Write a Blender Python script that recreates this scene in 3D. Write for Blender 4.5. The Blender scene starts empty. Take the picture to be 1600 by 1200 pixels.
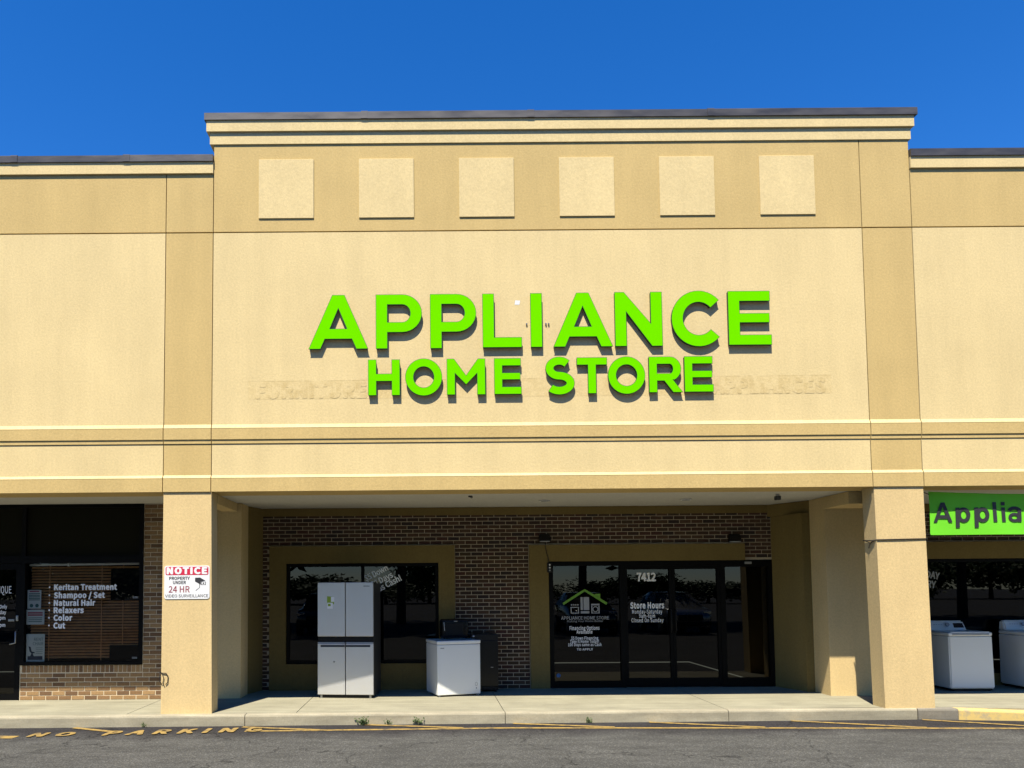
import bpy, bmesh, math, random
from mathutils import Vector, Matrix
random.seed(7)
S = bpy.context.scene
COL = S.collection

# ------------------------------------------------------------------ camera
FPX, PX, PY_, PITCH, ROLL = 1200.0, 670.0, 851.0, math.radians(3.16), 0.0078
cam = bpy.data.cameras.new('camera')
cam.sensor_fit = 'HORIZONTAL'; cam.sensor_width = 36.0
cam.lens = 36.0 * FPX / 1600.0
cam.shift_x = (800 - PX) / 1600.0
cam.shift_y = (PY_ - 600) / 1600.0
cam.clip_start = 0.05; cam.clip_end = 2000
cam_o = bpy.data.objects.new('camera', cam); COL.objects.link(cam_o)
_w = Vector((0, math.cos(PITCH), math.sin(PITCH)))
_r0 = Vector((1, 0, 0)); _u0 = Vector((0, -math.sin(PITCH), math.cos(PITCH)))
_u = _u0 * math.cos(ROLL) + _r0 * math.sin(ROLL)
_r = _r0 * math.cos(ROLL) - _u0 * math.sin(ROLL)
cam_o.matrix_world = Matrix(((_r.x, _u.x, -_w.x, 0), (_r.y, _u.y, -_w.y, -11.0), (_r.z, _u.z, -_w.z, 1.766), (0, 0, 0, 1)))
S.camera = cam_o
S.cycles.diffuse_bounces = 1; S.cycles.glossy_bounces = 3; S.cycles.max_bounces = 8

# ------------------------------------------------------------------ sky and sun
SUN = Vector((0.33, 1.0, -2.03)).normalized()          # direction the light travels
sun_el = math.asin(-SUN.z); sun_rot = math.atan2(-SUN.x, -SUN.y)
W = bpy.data.worlds.new('World'); S.world = W; W.use_nodes = True
nt = W.node_tree; nt.nodes.clear()
sky = nt.nodes.new('ShaderNodeTexSky'); sky.sky_type = 'NISHITA'; sky.sun_disc = False
sky.sun_elevation = sun_el; sky.sun_rotation = sun_rot
sky.air_density = 0.8; sky.dust_density = 0.1; sky.ozone_density = 4.0; sky.altitude = 200
hs = nt.nodes.new('ShaderNodeHueSaturation'); hs.inputs['Saturation'].default_value = 1.33; hs.inputs['Hue'].default_value = 0.509
bgd = nt.nodes.new('ShaderNodeBackground'); bgd.inputs['Strength'].default_value = 0.14
wo = nt.nodes.new('ShaderNodeOutputWorld')
nt.links.new(sky.outputs[0], hs.inputs['Color']); nt.links.new(hs.outputs[0], bgd.inputs['Color'])
nt.links.new(bgd.outputs[0], wo.inputs['Surface'])
sl = bpy.data.lights.new('sun', 'SUN'); sl.energy = 5.0; sl.angle = math.radians(0.5); sl.color = (1.0, 0.93, 0.80)
so = bpy.data.objects.new('sun', sl); COL.objects.link(so)
so.rotation_euler = SUN.to_track_quat('-Z', 'Y').to_euler(); so.location = (-6, -20, 40)
S.view_settings.view_transform = 'Standard'; S.view_settings.look = 'None'
S.view_settings.exposure = 0.72; S.view_settings.gamma = 1.0; S.view_settings.use_curve_mapping = False

# ------------------------------------------------------------------ materials
def nmat(name):
    m = bpy.data.materials.new(name); m.use_nodes = True
    t = m.node_tree; b = t.nodes['Principled BSDF']
    return m, t, b
def link(t, a, b): t.links.new(a, b)
def plain(name, col, rough=0.5, metal=0.0, spec=0.5, coat=0.0):
    m, t, b = nmat(name)
    b.inputs['Base Color'].default_value = (*col, 1); b.inputs['Roughness'].default_value = rough
    b.inputs['Metallic'].default_value = metal; b.inputs['Specular IOR Level'].default_value = spec
    b.inputs['Coat Weight'].default_value = coat
    return m
def wpos(t):
    return t.nodes.new('ShaderNodeNewGeometry').outputs['Position']
def noise(t, vec, scale, detail=3, rough=0.6, stretch=None):
    if stretch:
        mp = t.nodes.new('ShaderNodeMapping'); mp.inputs['Scale'].default_value = stretch
        link(t, vec, mp.inputs['Vector']); vec = mp.outputs['Vector']
    n = t.nodes.new('ShaderNodeTexNoise'); n.inputs['Scale'].default_value = scale
    n.inputs['Detail'].default_value = detail; n.inputs['Roughness'].default_value = rough
    link(t, vec, n.inputs['Vector']); return n.outputs['Fac']
def remap(t, v, a, b, c, d):
    n = t.nodes.new('ShaderNodeMapRange'); n.inputs[1].default_value = a; n.inputs[2].default_value = b
    n.inputs[3].default_value = c; n.inputs[4].default_value = d; link(t, v, n.inputs[0]); return n.outputs[0]
def mathn(t, op, a, b=None):
    n = t.nodes.new('ShaderNodeMath'); n.operation = op
    if hasattr(a, 'links'): link(t, a, n.inputs[0])
    else: n.inputs[0].default_value = a
    if b is not None:
        if hasattr(b, 'links'): link(t, b, n.inputs[1])
        else: n.inputs[1].default_value = b
    return n.outputs[0]
def mixc(t, fac, a, b, mode='MIX'):
    n = t.nodes.new('ShaderNodeMix'); n.data_type = 'RGBA'; n.blend_type = mode
    if hasattr(fac, 'links'): link(t, fac, n.inputs[0])
    else: n.inputs[0].default_value = fac
    for s, i in ((a, 6), (b, 7)):
        if hasattr(s, 'links'): link(t, s, n.inputs[i])
        else: n.inputs[i].default_value = (*s, 1)
    return n.outputs[2]
def bump(t, b, h, strength, dist):
    n = t.nodes.new('ShaderNodeBump'); n.inputs['Strength'].default_value = strength; n.inputs['Distance'].default_value = dist
    link(t, h, n.inputs['Height']); link(t, n.outputs[0], b.inputs['Normal'])
def stucco(name, col, grime=0.12):
    m, t, b = nmat(name); p = wpos(t)
    big = noise(t, p, 0.9, 4, 0.6); strk = noise(t, p, 2.2, 4, 0.6, (1.6, 1.6, 0.22)); fine = noise(t, p, 34, 5, 0.75)
    f = mathn(t, 'MULTIPLY', remap(t, big, 0.3, 0.7, 1 - grime * .5, 1.03), remap(t, strk, 0.35, 0.75, 1.02, 1 - grime * .55))
    f = mathn(t, 'MULTIPLY', f, remap(t, fine, 0.25, 0.75, 0.85, 1.13))
    c = mixc(t, 1.0, col, f, 'MULTIPLY')
    link(t, c, b.inputs['Base Color']); b.inputs['Roughness'].default_value = 0.95
    b.inputs['Specular IOR Level'].default_value = 0.15
    bump(t, b, fine, 0.5, 0.006)
    return m
M = {}
M['light'] = stucco('stucco_light', (0.76, 0.60, 0.30))
M['tan'] = stucco('stucco_tan', (0.625, 0.457, 0.188))
M['pillar'] = stucco('stucco_pillar', (0.71, 0.53, 0.255))
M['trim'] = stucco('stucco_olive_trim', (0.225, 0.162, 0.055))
M['ghost'] = stucco('stucco_stain', (0.715, 0.555, 0.268))
M['patch'] = stucco('stucco_patch', (0.78, 0.62, 0.32))
M['joint'] = stucco('stucco_joint', (0.28, 0.2, 0.1))
M['ceil'] = stucco('ceiling_paint', (0.62, 0.60, 0.53), 0.05)
def brickmat():
    m, t, b = nmat('fired_brick'); p = wpos(t)
    at = t.nodes.new('ShaderNodeAttribute'); at.attribute_name = 'tint'
    fine = noise(t, p, 60, 4, 0.7)
    c = mixc(t, 1.0, at.outputs['Color'], remap(t, fine, 0.25, 0.75, 0.75, 1.22), 'MULTIPLY')
    link(t, c, b.inputs['Base Color']); b.inputs['Roughness'].default_value = 0.9
    bump(t, b, fine, 0.5, 0.004); return m
M['brick'] = brickmat()
def rough_mat(name, col, var=0.2, scale=14, rough=0.9, bs=0.4, bd=0.004):
    m, t, b = nmat(name); p = wpos(t); n = noise(t, p, scale, 5, 0.7)
    link(t, mixc(t, 1.0, col, remap(t, n, 0.25, 0.75, 1 - var, 1 + var), 'MULTIPLY'), b.inputs['Base Color'])
    b.inputs['Roughness'].default_value = rough; bump(t, b, n, bs, bd); return m
M['mortar'] = rough_mat('mortar', (0.55, 0.45, 0.31), 0.15, 40)
M['yellow'] = None
def asphaltmat():
    m, t, b = nmat('asphalt'); p = wpos(t)
    sep = t.nodes.new('ShaderNodeSeparateXYZ'); link(t, p, sep.inputs[0])
    n1 = noise(t, p, 0.6, 4, 0.6); n2 = noise(t, p, 55, 3, 0.8); n3 = noise(t, p, 5, 4, 0.6, (0.35, 1.2, 1))
    v = t.nodes.new('ShaderNodeTexVoronoi'); v.inputs['Scale'].default_value = 75; link(t, p, v.inputs['Vector'])
    spk = remap(t, v.outputs['Color'], 0.55, 1.0, 0.75, 1.75)
    f = mathn(t, 'MULTIPLY', remap(t, n1, .3, .7, .86, 1.14), remap(t, n3, .3, .7, .82, 1.18))
    f = mathn(t, 'MULTIPLY', f, remap(t, n2, .25, .75, .6, 1.4)); f = mathn(t, 'MULTIPLY', f, spk)
    # darker sealed strip along the kerb with a wandering edge
    e = mathn(t, 'ADD', sep.outputs['Y'], remap(t, noise(t, p, 1.3, 4), 0.2, 0.8, -0.3, 0.3))
    seal = remap(t, e, -1.15, -0.55, 0.0, 1.0)
    base = mixc(t, seal, (0.094, 0.092, 0.082), (0.036, 0.033, 0.033))
    # cracks
    vc = t.nodes.new('ShaderNodeTexVoronoi'); vc.feature = 'DISTANCE_TO_EDGE'; vc.inputs['Scale'].default_value = 0.33
    wob = t.nodes.new('ShaderNodeTexNoise'); wob.inputs['Scale'].default_value = 3.0; wob.inputs['Detail'].default_value = 4; link(t, p, wob.inputs['Vector'])
    add = t.nodes.new('ShaderNodeVectorMath'); add.operation = 'MULTIPLY_ADD'; link(t, wob.outputs['Color'], add.inputs[0])
    add.inputs[1].default_value = (0.7, 0.7, 0.7); link(t, p, add.inputs[2]); link(t, add.outputs[0], vc.inputs['Vector'])
    crack = remap(t, vc.outputs['Distance'], 0.0, 0.006, 0.35, 1.0)
    f = mathn(t, 'MULTIPLY', f, crack)
    f = mathn(t, 'MULTIPLY', f, remap(t, noise(t, p, 0.9, 5, 0.7, (1, 1.6, 1)), 0.60, 0.70, 1.0, 0.72))
    link(t, mixc(t, 1.0, base, f, 'MULTIPLY'), b.inputs['Base Color']); b.inputs['Roughness'].default_value = 0.92
    b.inputs['Specular IOR Level'].default_value = 0.25
    bump(t, b, mathn(t, 'ADD', n2, v.outputs['Distance']), 0.8, 0.008); return m
M['asphalt'] = asphaltmat()
def concretemat(name, col, streak=1.0):
    m, t, b = nmat(name); p = wpos(t)
    n1 = noise(t, p, 1.1, 5, 0.65); n2 = noise(t, p, 3.0, 5, 0.7, (0.3, 2.4, 1.5)); n3 = noise(t, p, 50, 4, 0.7)
    f = mathn(t, 'MULTIPLY', remap(t, n1, .3, .7, .82, 1.12), remap(t, n2, .3, .75, 1.1, 1 - .28 * streak))
    f = mathn(t, 'MULTIPLY', f, remap(t, n3, .25, .75, .86, 1.14))
    link(t, mixc(t, 1.0, col, f, 'MULTIPLY'), b.inputs['Base Color']); b.inputs['Roughness'].default_value = 0.9
    b.inputs['Specular IOR Level'].default_value = 0.2
    bump(t, b, n3, 0.4, 0.004); return m
M['walk'] = concretemat('walkway_concrete', (0.345, 0.32, 0.222))
M['kerb'] = concretemat('kerb_concrete', (0.42, 0.375, 0.26), 1.3)
M['kerbgrey'] = concretemat('kerb_grey', (0.27, 0.245, 0.19), 1.3)
def paintmat(name, col, under, lo, hi):
    m, t, b = nmat(name); p = wpos(t); n = noise(t, p, 7, 6, 0.75)
    link(t, mixc(t, remap(t, n, lo, hi, 0, 1), col, under), b.inputs['Base Color']); b.inputs['Roughness'].default_value = 0.85; return m
M['yellow'] = paintmat('worn_yellow_paint', (0.36, 0.235, 0.06), (0.06, 0.052, 0.04), 0.46, 0.68)
M['kerbyellow'] = paintmat('kerb_yellow_paint', (0.70, 0.50, 0.16), (0.42, 0.35, 0.22), 0.48, 0.68)
M['coping'] = None
def copingmat():
    m, t, b = nmat('metal_coping'); p = wpos(t)
    n = noise(t, p, 1.6, 4, 0.6, (1, 1, 4))
    link(t, mixc(t, remap(t, n, .35, .7, 0, 1), (0.06, 0.056, 0.054), (0.105, 0.098, 0.095)), b.inputs['Base Color'])
    b.inputs['Metallic'].default_value = 0.25
    link(t, remap(t, n, .3, .7, .35, .55), b.inputs['Roughness']); return m
M['coping'] = copingmat()
M['frame'] = plain('dark_bronze_frame', (0.003, 0.003, 0.003), 0.5, 0.0, 0.1)
def glassmat(name, tint, ior=1.42):
    m = bpy.data.materials.new(name); m.use_nodes = True; t = m.node_tree; t.nodes.clear()
    o = t.nodes.new('ShaderNodeOutputMaterial'); mx = t.nodes.new('ShaderNodeMixShader')
    fr = t.nodes.new('ShaderNodeFresnel'); fr.inputs['IOR'].default_value = ior
    tr = t.nodes.new('ShaderNodeBsdfTransparent'); tr.inputs[0].default_value = (*tint, 1)
    g = t.nodes.new('ShaderNodeBsdfGlossy'); g.inputs['Roughness'].default_value = 0.004
    link(t, fr.outputs[0], mx.inputs[0]); link(t, tr.outputs[0], mx.inputs[1]); link(t, g.outputs[0], mx.inputs[2]); link(t, mx.outputs[0], o.inputs[0])
    return m
M['glass'] = glassmat('tinted_glass', (0.10, 0.10, 0.10))
M['glass_clear'] = glassmat('clear_glass', (0.95, 0.96, 0.94), 1.3)
M['dark_panel'] = plain('dark_transom', (0.014, 0.0135, 0.008), 0.8, 0, 0.05)
M['white_vinyl'] = plain('white_vinyl', (0.95, 0.95, 0.93), 0.6)
M['grey_vinyl'] = plain('grey_vinyl', (0.36, 0.37, 0.37), 0.6)
M['green_vinyl'] = plain('green_vinyl', (0.16, 0.36, 0.03), 0.6)
M['green'] = plain('green_acrylic', (0.155, 0.72, 0.0), 0.6, 0, 0.0)
M['trim_green'] = plain('dark_green_trim', (0.03, 0.13, 0.004), 0.5)
M['black_alu'] = plain('black_return', (0.02, 0.018, 0.016), 0.5)
M['black'] = plain('black_plastic', (0.008, 0.008, 0.0085), 0.45, 0, 0.25)
M['blackgloss'] = plain('black_enamel', (0.006, 0.006, 0.0065), 0.25, 0, 0.25)
M['white'] = plain('white_enamel', (0.84, 0.85, 0.81), 0.22, 0, 0.5, 0.2)
M['whitepaint'] = plain('white_paint', (0.82, 0.82, 0.80), 0.5)
def steelmat():
    m, t, b = nmat('brushed_steel'); tc = t.nodes.new('ShaderNodeTexCoord')
    n = noise(t, tc.outputs['Object'], 60, 3, 0.6, (6, 6, 0.1))
    b.inputs['Base Color'].default_value = (0.70, 0.69, 0.66, 1); b.inputs['Metallic'].default_value = 0.6
    link(t, remap(t, n, .3, .7, .33, .5), b.inputs['Roughness']); return m
M['steel'] = steelmat()
M['charcoal'] = plain('charcoal_side', (0.035, 0.035, 0.034), 0.45)
M['red'] = plain('sign_red', (0.62, 0.02, 0.06), 0.45)
M['darkred'] = plain('sign_dark_red', (0.30, 0.04, 0.06), 0.5)
M['ink'] = plain('sign_ink', (0.03, 0.03, 0.035), 0.6)
M['banner'] = plain('green_banner', (0.18, 0.70, 0.03), 0.5, 0, 0.3)
M['rope'] = plain('black_rope', (0.02, 0.016, 0.012), 0.8)
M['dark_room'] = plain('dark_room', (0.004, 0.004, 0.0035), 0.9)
M['wood'] = rough_mat('blind_wood', (0.47, 0.20, 0.065), 0.25, 9, 0.5, 0.1, 0.001)
M['paper'] = plain('paper', (0.50, 0.53, 0.49), 0.8)
M['teal'] = plain('print_teal', (0.05, 0.12, 0.11), 0.8)
M['navy'] = plain('print_navy', (0.02, 0.035, 0.06), 0.8)
M['grey_metal'] = plain('grey_metal', (0.35, 0.35, 0.34), 0.35, 0.8)
M['sticker_green'] = plain('sticker_green', (0.30, 0.45, 0.04), 0.6)
def leafmat():
    m, t, b = nmat('leaf'); p = wpos(t); n = noise(t, p, 3, 3)
    link(t, mixc(t, remap(t, n, .3, .7, 0, 1), (0.035, 0.07, 0.015), (0.09, 0.13, 0.03)), b.inputs['Base Color']); b.inputs['Roughness'].default_value = 0.6; return m
M['leaf'] = leafmat()
M['bark'] = rough_mat('bark', (0.09, 0.065, 0.045), 0.3, 12)
M['carpaint'] = plain('black_car_paint', (0.012, 0.013, 0.015), 0.15, 0.0, 0.5, 1.0)
M['carpaint2'] = plain('silver_car_paint', (0.42, 0.43, 0.44), 0.25, 0.6, 0.5, 1.0)
M['tyre'] = plain('tyre_rubber', (0.02, 0.02, 0.02), 0.8)
M['lamp'] = plain('headlamp', (0.8, 0.8, 0.8), 0.05, 0.6)

# ------------------------------------------------------------------ helpers
class MB:
    def __init__(s): s.v = []; s.f = []
    def add(s, vs, fs):
        k = len(s.v); s.v += [tuple(v) for v in vs]; s.f += [tuple(i + k for i in f) for f in fs]; return s
    def box(s, x0, x1, y0, y1, z0, z1):
        return s.add([(x0,y0,z0),(x1,y0,z0),(x1,y1,z0),(x0,y1,z0),(x0,y0,z1),(x1,y0,z1),(x1,y1,z1),(x0,y1,z1)],
                     [(0,3,2,1),(4,5,6,7),(0,1,5,4),(1,2,6,5),(2,3,7,6),(3,0,4,7)])
    def hexa(s, b, tp):      # four bottom points and four top points, counter-clockwise seen from above
        return s.add(list(b) + list(tp), [(0,3,2,1),(4,5,6,7),(0,1,5,4),(1,2,6,5),(2,3,7,6),(3,0,4,7)])
    def rbox(s, x0, x1, y0, y1, z0, z1, r, seg=2):
        bm = bmesh.new(); bmesh.ops.create_cube(bm, size=1)
        for v in bm.verts:
            v.co = Vector((x0 + (v.co.x + .5) * (x1 - x0), y0 + (v.co.y + .5) * (y1 - y0), z0 + (v.co.z + .5) * (z1 - z0)))
        bmesh.ops.bevel(bm, geom=list(bm.edges), offset=r, segments=seg, affect='EDGES', profile=0.5)
        bm.verts.index_update(); s.add([v.co[:] for v in bm.verts], [[v.index for v in f.verts] for f in bm.faces]); bm.free(); return s
    def prism(s, prof, x0, x1):   # (y,z) outline pulled along x
        n = len(prof); vs = [(x0, y, z) for y, z in prof] + [(x1, y, z) for y, z in prof]
        fs = [(i, (i + 1) % n, (i + 1) % n + n, i + n) for i in range(n)] + [tuple(range(n - 1, -1, -1)), tuple(range(n, 2 * n))]
        return s.add(vs, fs)
    def tube(s, pts, r, n=8):
        pts = [Vector(p) for p in pts]; rings = []
        for i, p in enumerate(pts):
            d = (pts[min(i + 1, len(pts) - 1)] - pts[max(i - 1, 0)]).normalized()
            a = d.orthogonal().normalized() if i == 0 else (rings[-1][1] - d * rings[-1][1].dot(d)).normalized()
            rings.append((p, a, d.cross(a)))
        k = len(s.v); rr = r if isinstance(r, (list, tuple)) else [r] * len(pts)
        for (p, a, b), q in zip(rings, rr):
            for j in range(n):
                t = 2 * math.pi * j / n; s.v.append(tuple(p + a * math.cos(t) * q + b * math.sin(t) * q))
        for i in range(len(pts) - 1):
            for j in range(n):
                s.f.append((k + i*n + j, k + i*n + (j+1) % n, k + (i+1)*n + (j+1) % n, k + (i+1)*n + j))
        s.f.append(tuple(k + j for j in range(n - 1, -1, -1))); s.f.append(tuple(k + (len(pts) - 1) * n + j for j in range(n)))
        return s
    def poly(s, pts): return s.add(pts, [tuple(range(len(pts)))])
ORG = {}
def setup(o, name, parent, loc=None):
    COL.objects.link(o)
    if parent is not None: o.parent = parent
def mesh_of(name, mb, mats, smooth=False, off=Vector((0, 0, 0))):
    me = bpy.data.meshes.new(name)
    me.from_pydata([tuple(Vector(v) - off) for v in mb.v], [], mb.f)
    for m in (mats if isinstance(mats, (list, tuple)) else [mats]): me.materials.append(M[m] if isinstance(m, str) else m)
    if smooth:
        me.polygons.foreach_set('use_smooth', [True] * len(me.polygons)); 
    me.update(); return me
def fixn(me):
    bm = bmesh.new(); bm.from_mesh(me); bmesh.ops.recalc_face_normals(bm, faces=bm.faces); bm.to_mesh(me); bm.free()
def thing(name, label, cat, loc=(0, 0, 0), rz=0.0, group=None, local=False):
    o = bpy.data.objects.new(name, None); COL.objects.link(o); o.empty_display_size = 0.2
    o.location = loc; o.rotation_euler.z = rz; o['label'] = label; o['category'] = cat
    if group: o['group'] = group
    ORG[o.name] = Vector((0, 0, 0)) if local else Vector(loc)
    return o
def part(name, mb, mat, parent, smooth=False, label=None, kind=None, fix=False):
    off = ORG[parent.name]
    me = mesh_of(name, mb, mat, smooth, off)
    if fix: fixn(me)
    o = bpy.data.objects.new(name, me); COL.objects.link(o); o.parent = parent; ORG[o.name] = off
    if label: o['label'] = label
    if kind: o['kind'] = kind
    return o
def solo(name, mb, mat, label=None, cat=None, group=None, kind=None, smooth=False, fix=False):
    me = mesh_of(name, mb, mat, smooth)
    if fix: fixn(me)
    o = bpy.data.objects.new(name, me); COL.objects.link(o); ORG[o.name] = Vector((0, 0, 0))
    if label: o['label'] = label; o['category'] = cat
    if group: o['group'] = group
    if kind: o['kind'] = kind
    return o
def B(*a): return MB().box(*a)
# flat lettering: built-in font turned into a mesh in the x-z plane (or any frame)
import os
FONT = None
try:      # the sans-serif that ships with Blender itself; the built-in one otherwise
    FONT = bpy.data.fonts.load(os.path.join(bpy.utils.system_resource('DATAFILES'), 'fonts', 'Noto Sans CJK Regular.woff2'))
except Exception:
    FONT = None
def text2d(txt, bold=0.0, spacing=1.0, res=2):
    c = bpy.data.curves.new('t', 'FONT'); c.body = txt
    if FONT: c.font = FONT
    c.size = 1; c.offset = bold; c.space_character = spacing; c.resolution_u = res
    o = bpy.data.objects.new('t', c); COL.objects.link(o)
    me = bpy.data.meshes.new_from_object(o.evaluated_get(bpy.context.evaluated_depsgraph_get()))
    v = [(p.co.x, p.co.y) for p in me.vertices]; f = [tuple(p.vertices) for p in me.polygons]
    bpy.data.objects.remove(o); bpy.data.curves.remove(c); bpy.data.meshes.remove(me); return v, f
_h = [p[1] for p in text2d('H')[0]]; CAPH = max(_h) - min(_h)
def embolden(txt, bold, spacing):
    v, f = text2d(txt, 0.0, spacing); V, F = [], []
    n_ = 0 if bold <= 0 else (8 if bold < .03 else 16)
    sh = [(0, 0)] + [(bold * math.cos(6.28319 * i / n_), bold * .85 * math.sin(6.28319 * i / n_)) for i in range(n_)]
    for k, (dx, dz) in enumerate(sh):
        n = len(V); V += [(p[0] + dx, p[1] + dz, k * .0001) for p in v]; F += [tuple(i + n for i in q) for q in f]
    return V, F
def text_mb(txt, x0, x1, z0, cap, y, bold=0.012, spacing=1.0, ang=0.0, mb=None):
    """text whose ink runs from x0 to x1 on the plane y, standing on height z0"""
    v, f = embolden(txt, bold, spacing); xs = [p[0] for p in v]; a, b = min(xs), max(xs)
    kx = (x1 - x0) / (b - a); kz = cap / CAPH; ca, sa = math.cos(ang), math.sin(ang); out = []
    for px, pz, dy in v:
        u, w = (px - a) * kx, pz * kz; out.append((x0 + u * ca - w * sa, y - dy, z0 + u * sa + w * ca))
    return (mb or MB()).add(out, f)
def fill2d(loops, grow=0.0):
    c = bpy.data.curves.new('f', 'CURVE'); c.dimensions = '2D'; c.fill_mode = 'BOTH'; c.offset = grow
    for l in loops:
        sp = c.splines.new('POLY'); sp.points.add(len(l) - 1); sp.use_cyclic_u = True
        for i, (x, y) in enumerate(l): sp.points[i].co = (x, y, 0, 1)
    o = bpy.data.objects.new('f', c); COL.objects.link(o)
    me = bpy.data.meshes.new_from_object(o.evaluated_get(bpy.context.evaluated_depsgraph_get()))
    v = [(p.co.x, p.co.y) for p in me.vertices]; f = [tuple(p.vertices) for p in me.polygons]
    bpy.data.objects.remove(o); bpy.data.curves.remove(c); bpy.data.meshes.remove(me); return v, f

# ------------------------------------------------------------------ ground, kerb, walkway
GZ = -0.155
asp = solo('parking_lot', MB().box(-160, 160, -260, 3, GZ - 0.3, GZ), 'asphalt', kind='structure')
KP = [(-14, -0.24), (-5.1, -0.16), (6.9, -0.035), (7.45, -0.10), (8.25, -0.22), (9.6, -0.42), (15, -1.2)]
def ky(x):
    for (a, b), (c, d) in zip(KP, KP[1:]):
        if a <= x <= c: return b + (d - b) * (x - a) / (c - a)
    return KP[0][1] if x < KP[0][0] else KP[-1][1]
walk = bpy.data.objects.new('walkway', mesh_of('walkway', MB().box(-14, 15, 0.25, 2.9, GZ - .25, -0.03), 'walk')); COL.objects.link(walk)
walk['kind'] = 'structure'; ORG[walk.name] = Vector((0, 0, 0))
cuts = [-14, -10.6, -7.4, -4.3, -1.9, 1.05, 4.2, 7.25, 10.2, 15]
for i, (a, b) in enumerate(zip(cuts, cuts[1:])):
    m = MB(); a += .005; b -= .005
    m.hexa([(a, ky(a) + .145, GZ - .2), (b, ky(b) + .145, GZ - .2), (b, 2.6, GZ - .2), (a, 2.6, GZ - .2)],
           [(a, ky(a) + .145, 0), (b, ky(b) + .145, 0), (b, 2.6, 0), (a, 2.6, 0)])
    part('slab', m, 'walk', walk)
kerb = bpy.data.objects.new('kerb', mesh_of('kerb', MB().hexa([(-14, -.1, GZ - .3), (15, .0, GZ - .3), (15, .12, GZ - .3), (-14, .1, GZ - .3)], [(-14, -.1, GZ - .05), (15, .0, GZ - .05), (15, .12, GZ - .05), (-14, .1, GZ - .05)]), 'kerbgrey')); COL.objects.link(kerb)
kerb['kind'] = 'structure'; ORG[kerb.name] = Vector((0, 0, 0))
def kerb_piece(x0, x1, mat, dip=None):
    xs = [x0] + [p[0] for p in KP if x0 < p[0] < x1] + [x1]; m = MB()
    # rounded-nose section
    def sec(x):
        y = ky(x); top = 0.0 if dip is None else -dip * max(0, min(1, (x - 7.45) / 1.1)); 
        return [(y, GZ - .25), (y, top - .03), (y + .008, top - .01), (y + .03, top), (y + .14, top), (y + .14, GZ - .25)]
    k = 0; n = 6
    for i, x in enumerate(xs): m.v += [(x, yy, zz) for yy, zz in sec(x)]
    for i in range(len(xs) - 1):
        for j in range(n): m.f.append((i*n + j, i*n + (j+1) % n, (i+1)*n + (j+1) % n, (i+1)*n + j))
    m.f.append(tuple(range(n - 1, -1, -1))); m.f.append(tuple(range((len(xs) - 1) * n, len(xs) * n)))
    return part('kerb_segment', m, mat, kerb, fix=True)
for a, b, mt in [(-14, -7.6, 'kerb'), (-7.59, -2.6, 'kerb'), (-2.59, 1.05, 'kerb'), (1.06, 4.2, 'kerb'), (4.21, 6.88, 'kerb'), (6.895, 7.42, 'kerbgrey'), (7.424, 11.4, 'kerbyellow'), (11.41, 15, 'kerb')]:
    kerb_piece(a, b, mt, 0.03 if mt == 'kerbyellow' or a > 11 else None)
# painted markings, each a sheet 4 mm above the asphalt
MZ = GZ + 0.004
def stripe(pts, w, z=MZ):
    m = MB(); P = [Vector((x, y, 0)) for x, y in pts]
    for i, p in enumerate(P):
        d = (P[min(i + 1, len(P) - 1)] - P[max(i - 1, 0)]).normalized(); nrm = Vector((-d.y, d.x, 0)) * w * .5
        m.v += [(p.x - nrm.x, p.y - nrm.y, z), (p.x + nrm.x, p.y + nrm.y, z)]
    for i in range(len(P) - 1): m.f.append((2*i, 2*i + 2, 2*i + 3, 2*i + 1))
    return m
mark = thing('road_marking', 'worn yellow hatched no-parking zone lines along the kerb', 'road marking', (1, -.5, GZ))
part('edge_line', stripe([(-2.5, -.54), (-.5, -.49), (1.1, -.45), (4.5, -.60), (7.8, -.77), (12, -1.05)], .09), 'yellow', mark)
for a, b in [((-4.95, -.2), (-4.2, -.56)), ((-2.6, -.24), (-1.4, -.53)), ((-.93, -.13), (.45, -.44)), ((1.16, -.13), (2.5, -.47)), ((3.07, -.11), (4.5, -.57)), ((5.07, -.09), (6.6, -.68)), ((6.92, -.08), (8.3, -.77)), ((8.9, -.4), (10.2, -.9))]:
    part('hatch_line', stripe([a, b], .085, MZ + .004), 'yellow', mark)
word = thing('pavement_lettering', 'worn yellow words NO PARKING painted on the asphalt', 'road marking', (-3.8, -.6, GZ))
def ground_text(txt, x0, x1, yb0, yb1, h, z=MZ + .008):
    v, f = embolden(txt, 0.022, 1.25); xs = [p[0] for p in v]; a, b = min(xs), max(xs); out = []
    for px, pz, dz in v:
        u = (px - a) / (b - a); out.append((x0 + u * (x1 - x0), yb0 + u * (yb1 - yb0) + pz / CAPH * h, z + dz))
    return MB().add(out, f)
part('lettering', ground_text('NO', -5.28, -4.72, -.86, -.80, .25), 'yellow', word)
part('lettering', ground_text('PARKING', -4.32, -2.28, -.80, -.59, .29), 'yellow', word)
ar = stripe([(-6.6, -.78), (-5.9, -.80), (-5.42, -.84)], .17)
solo('painted_arrow', ar, 'yellow', 'yellow painted stroke on the asphalt left of the words', 'road marking')

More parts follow.
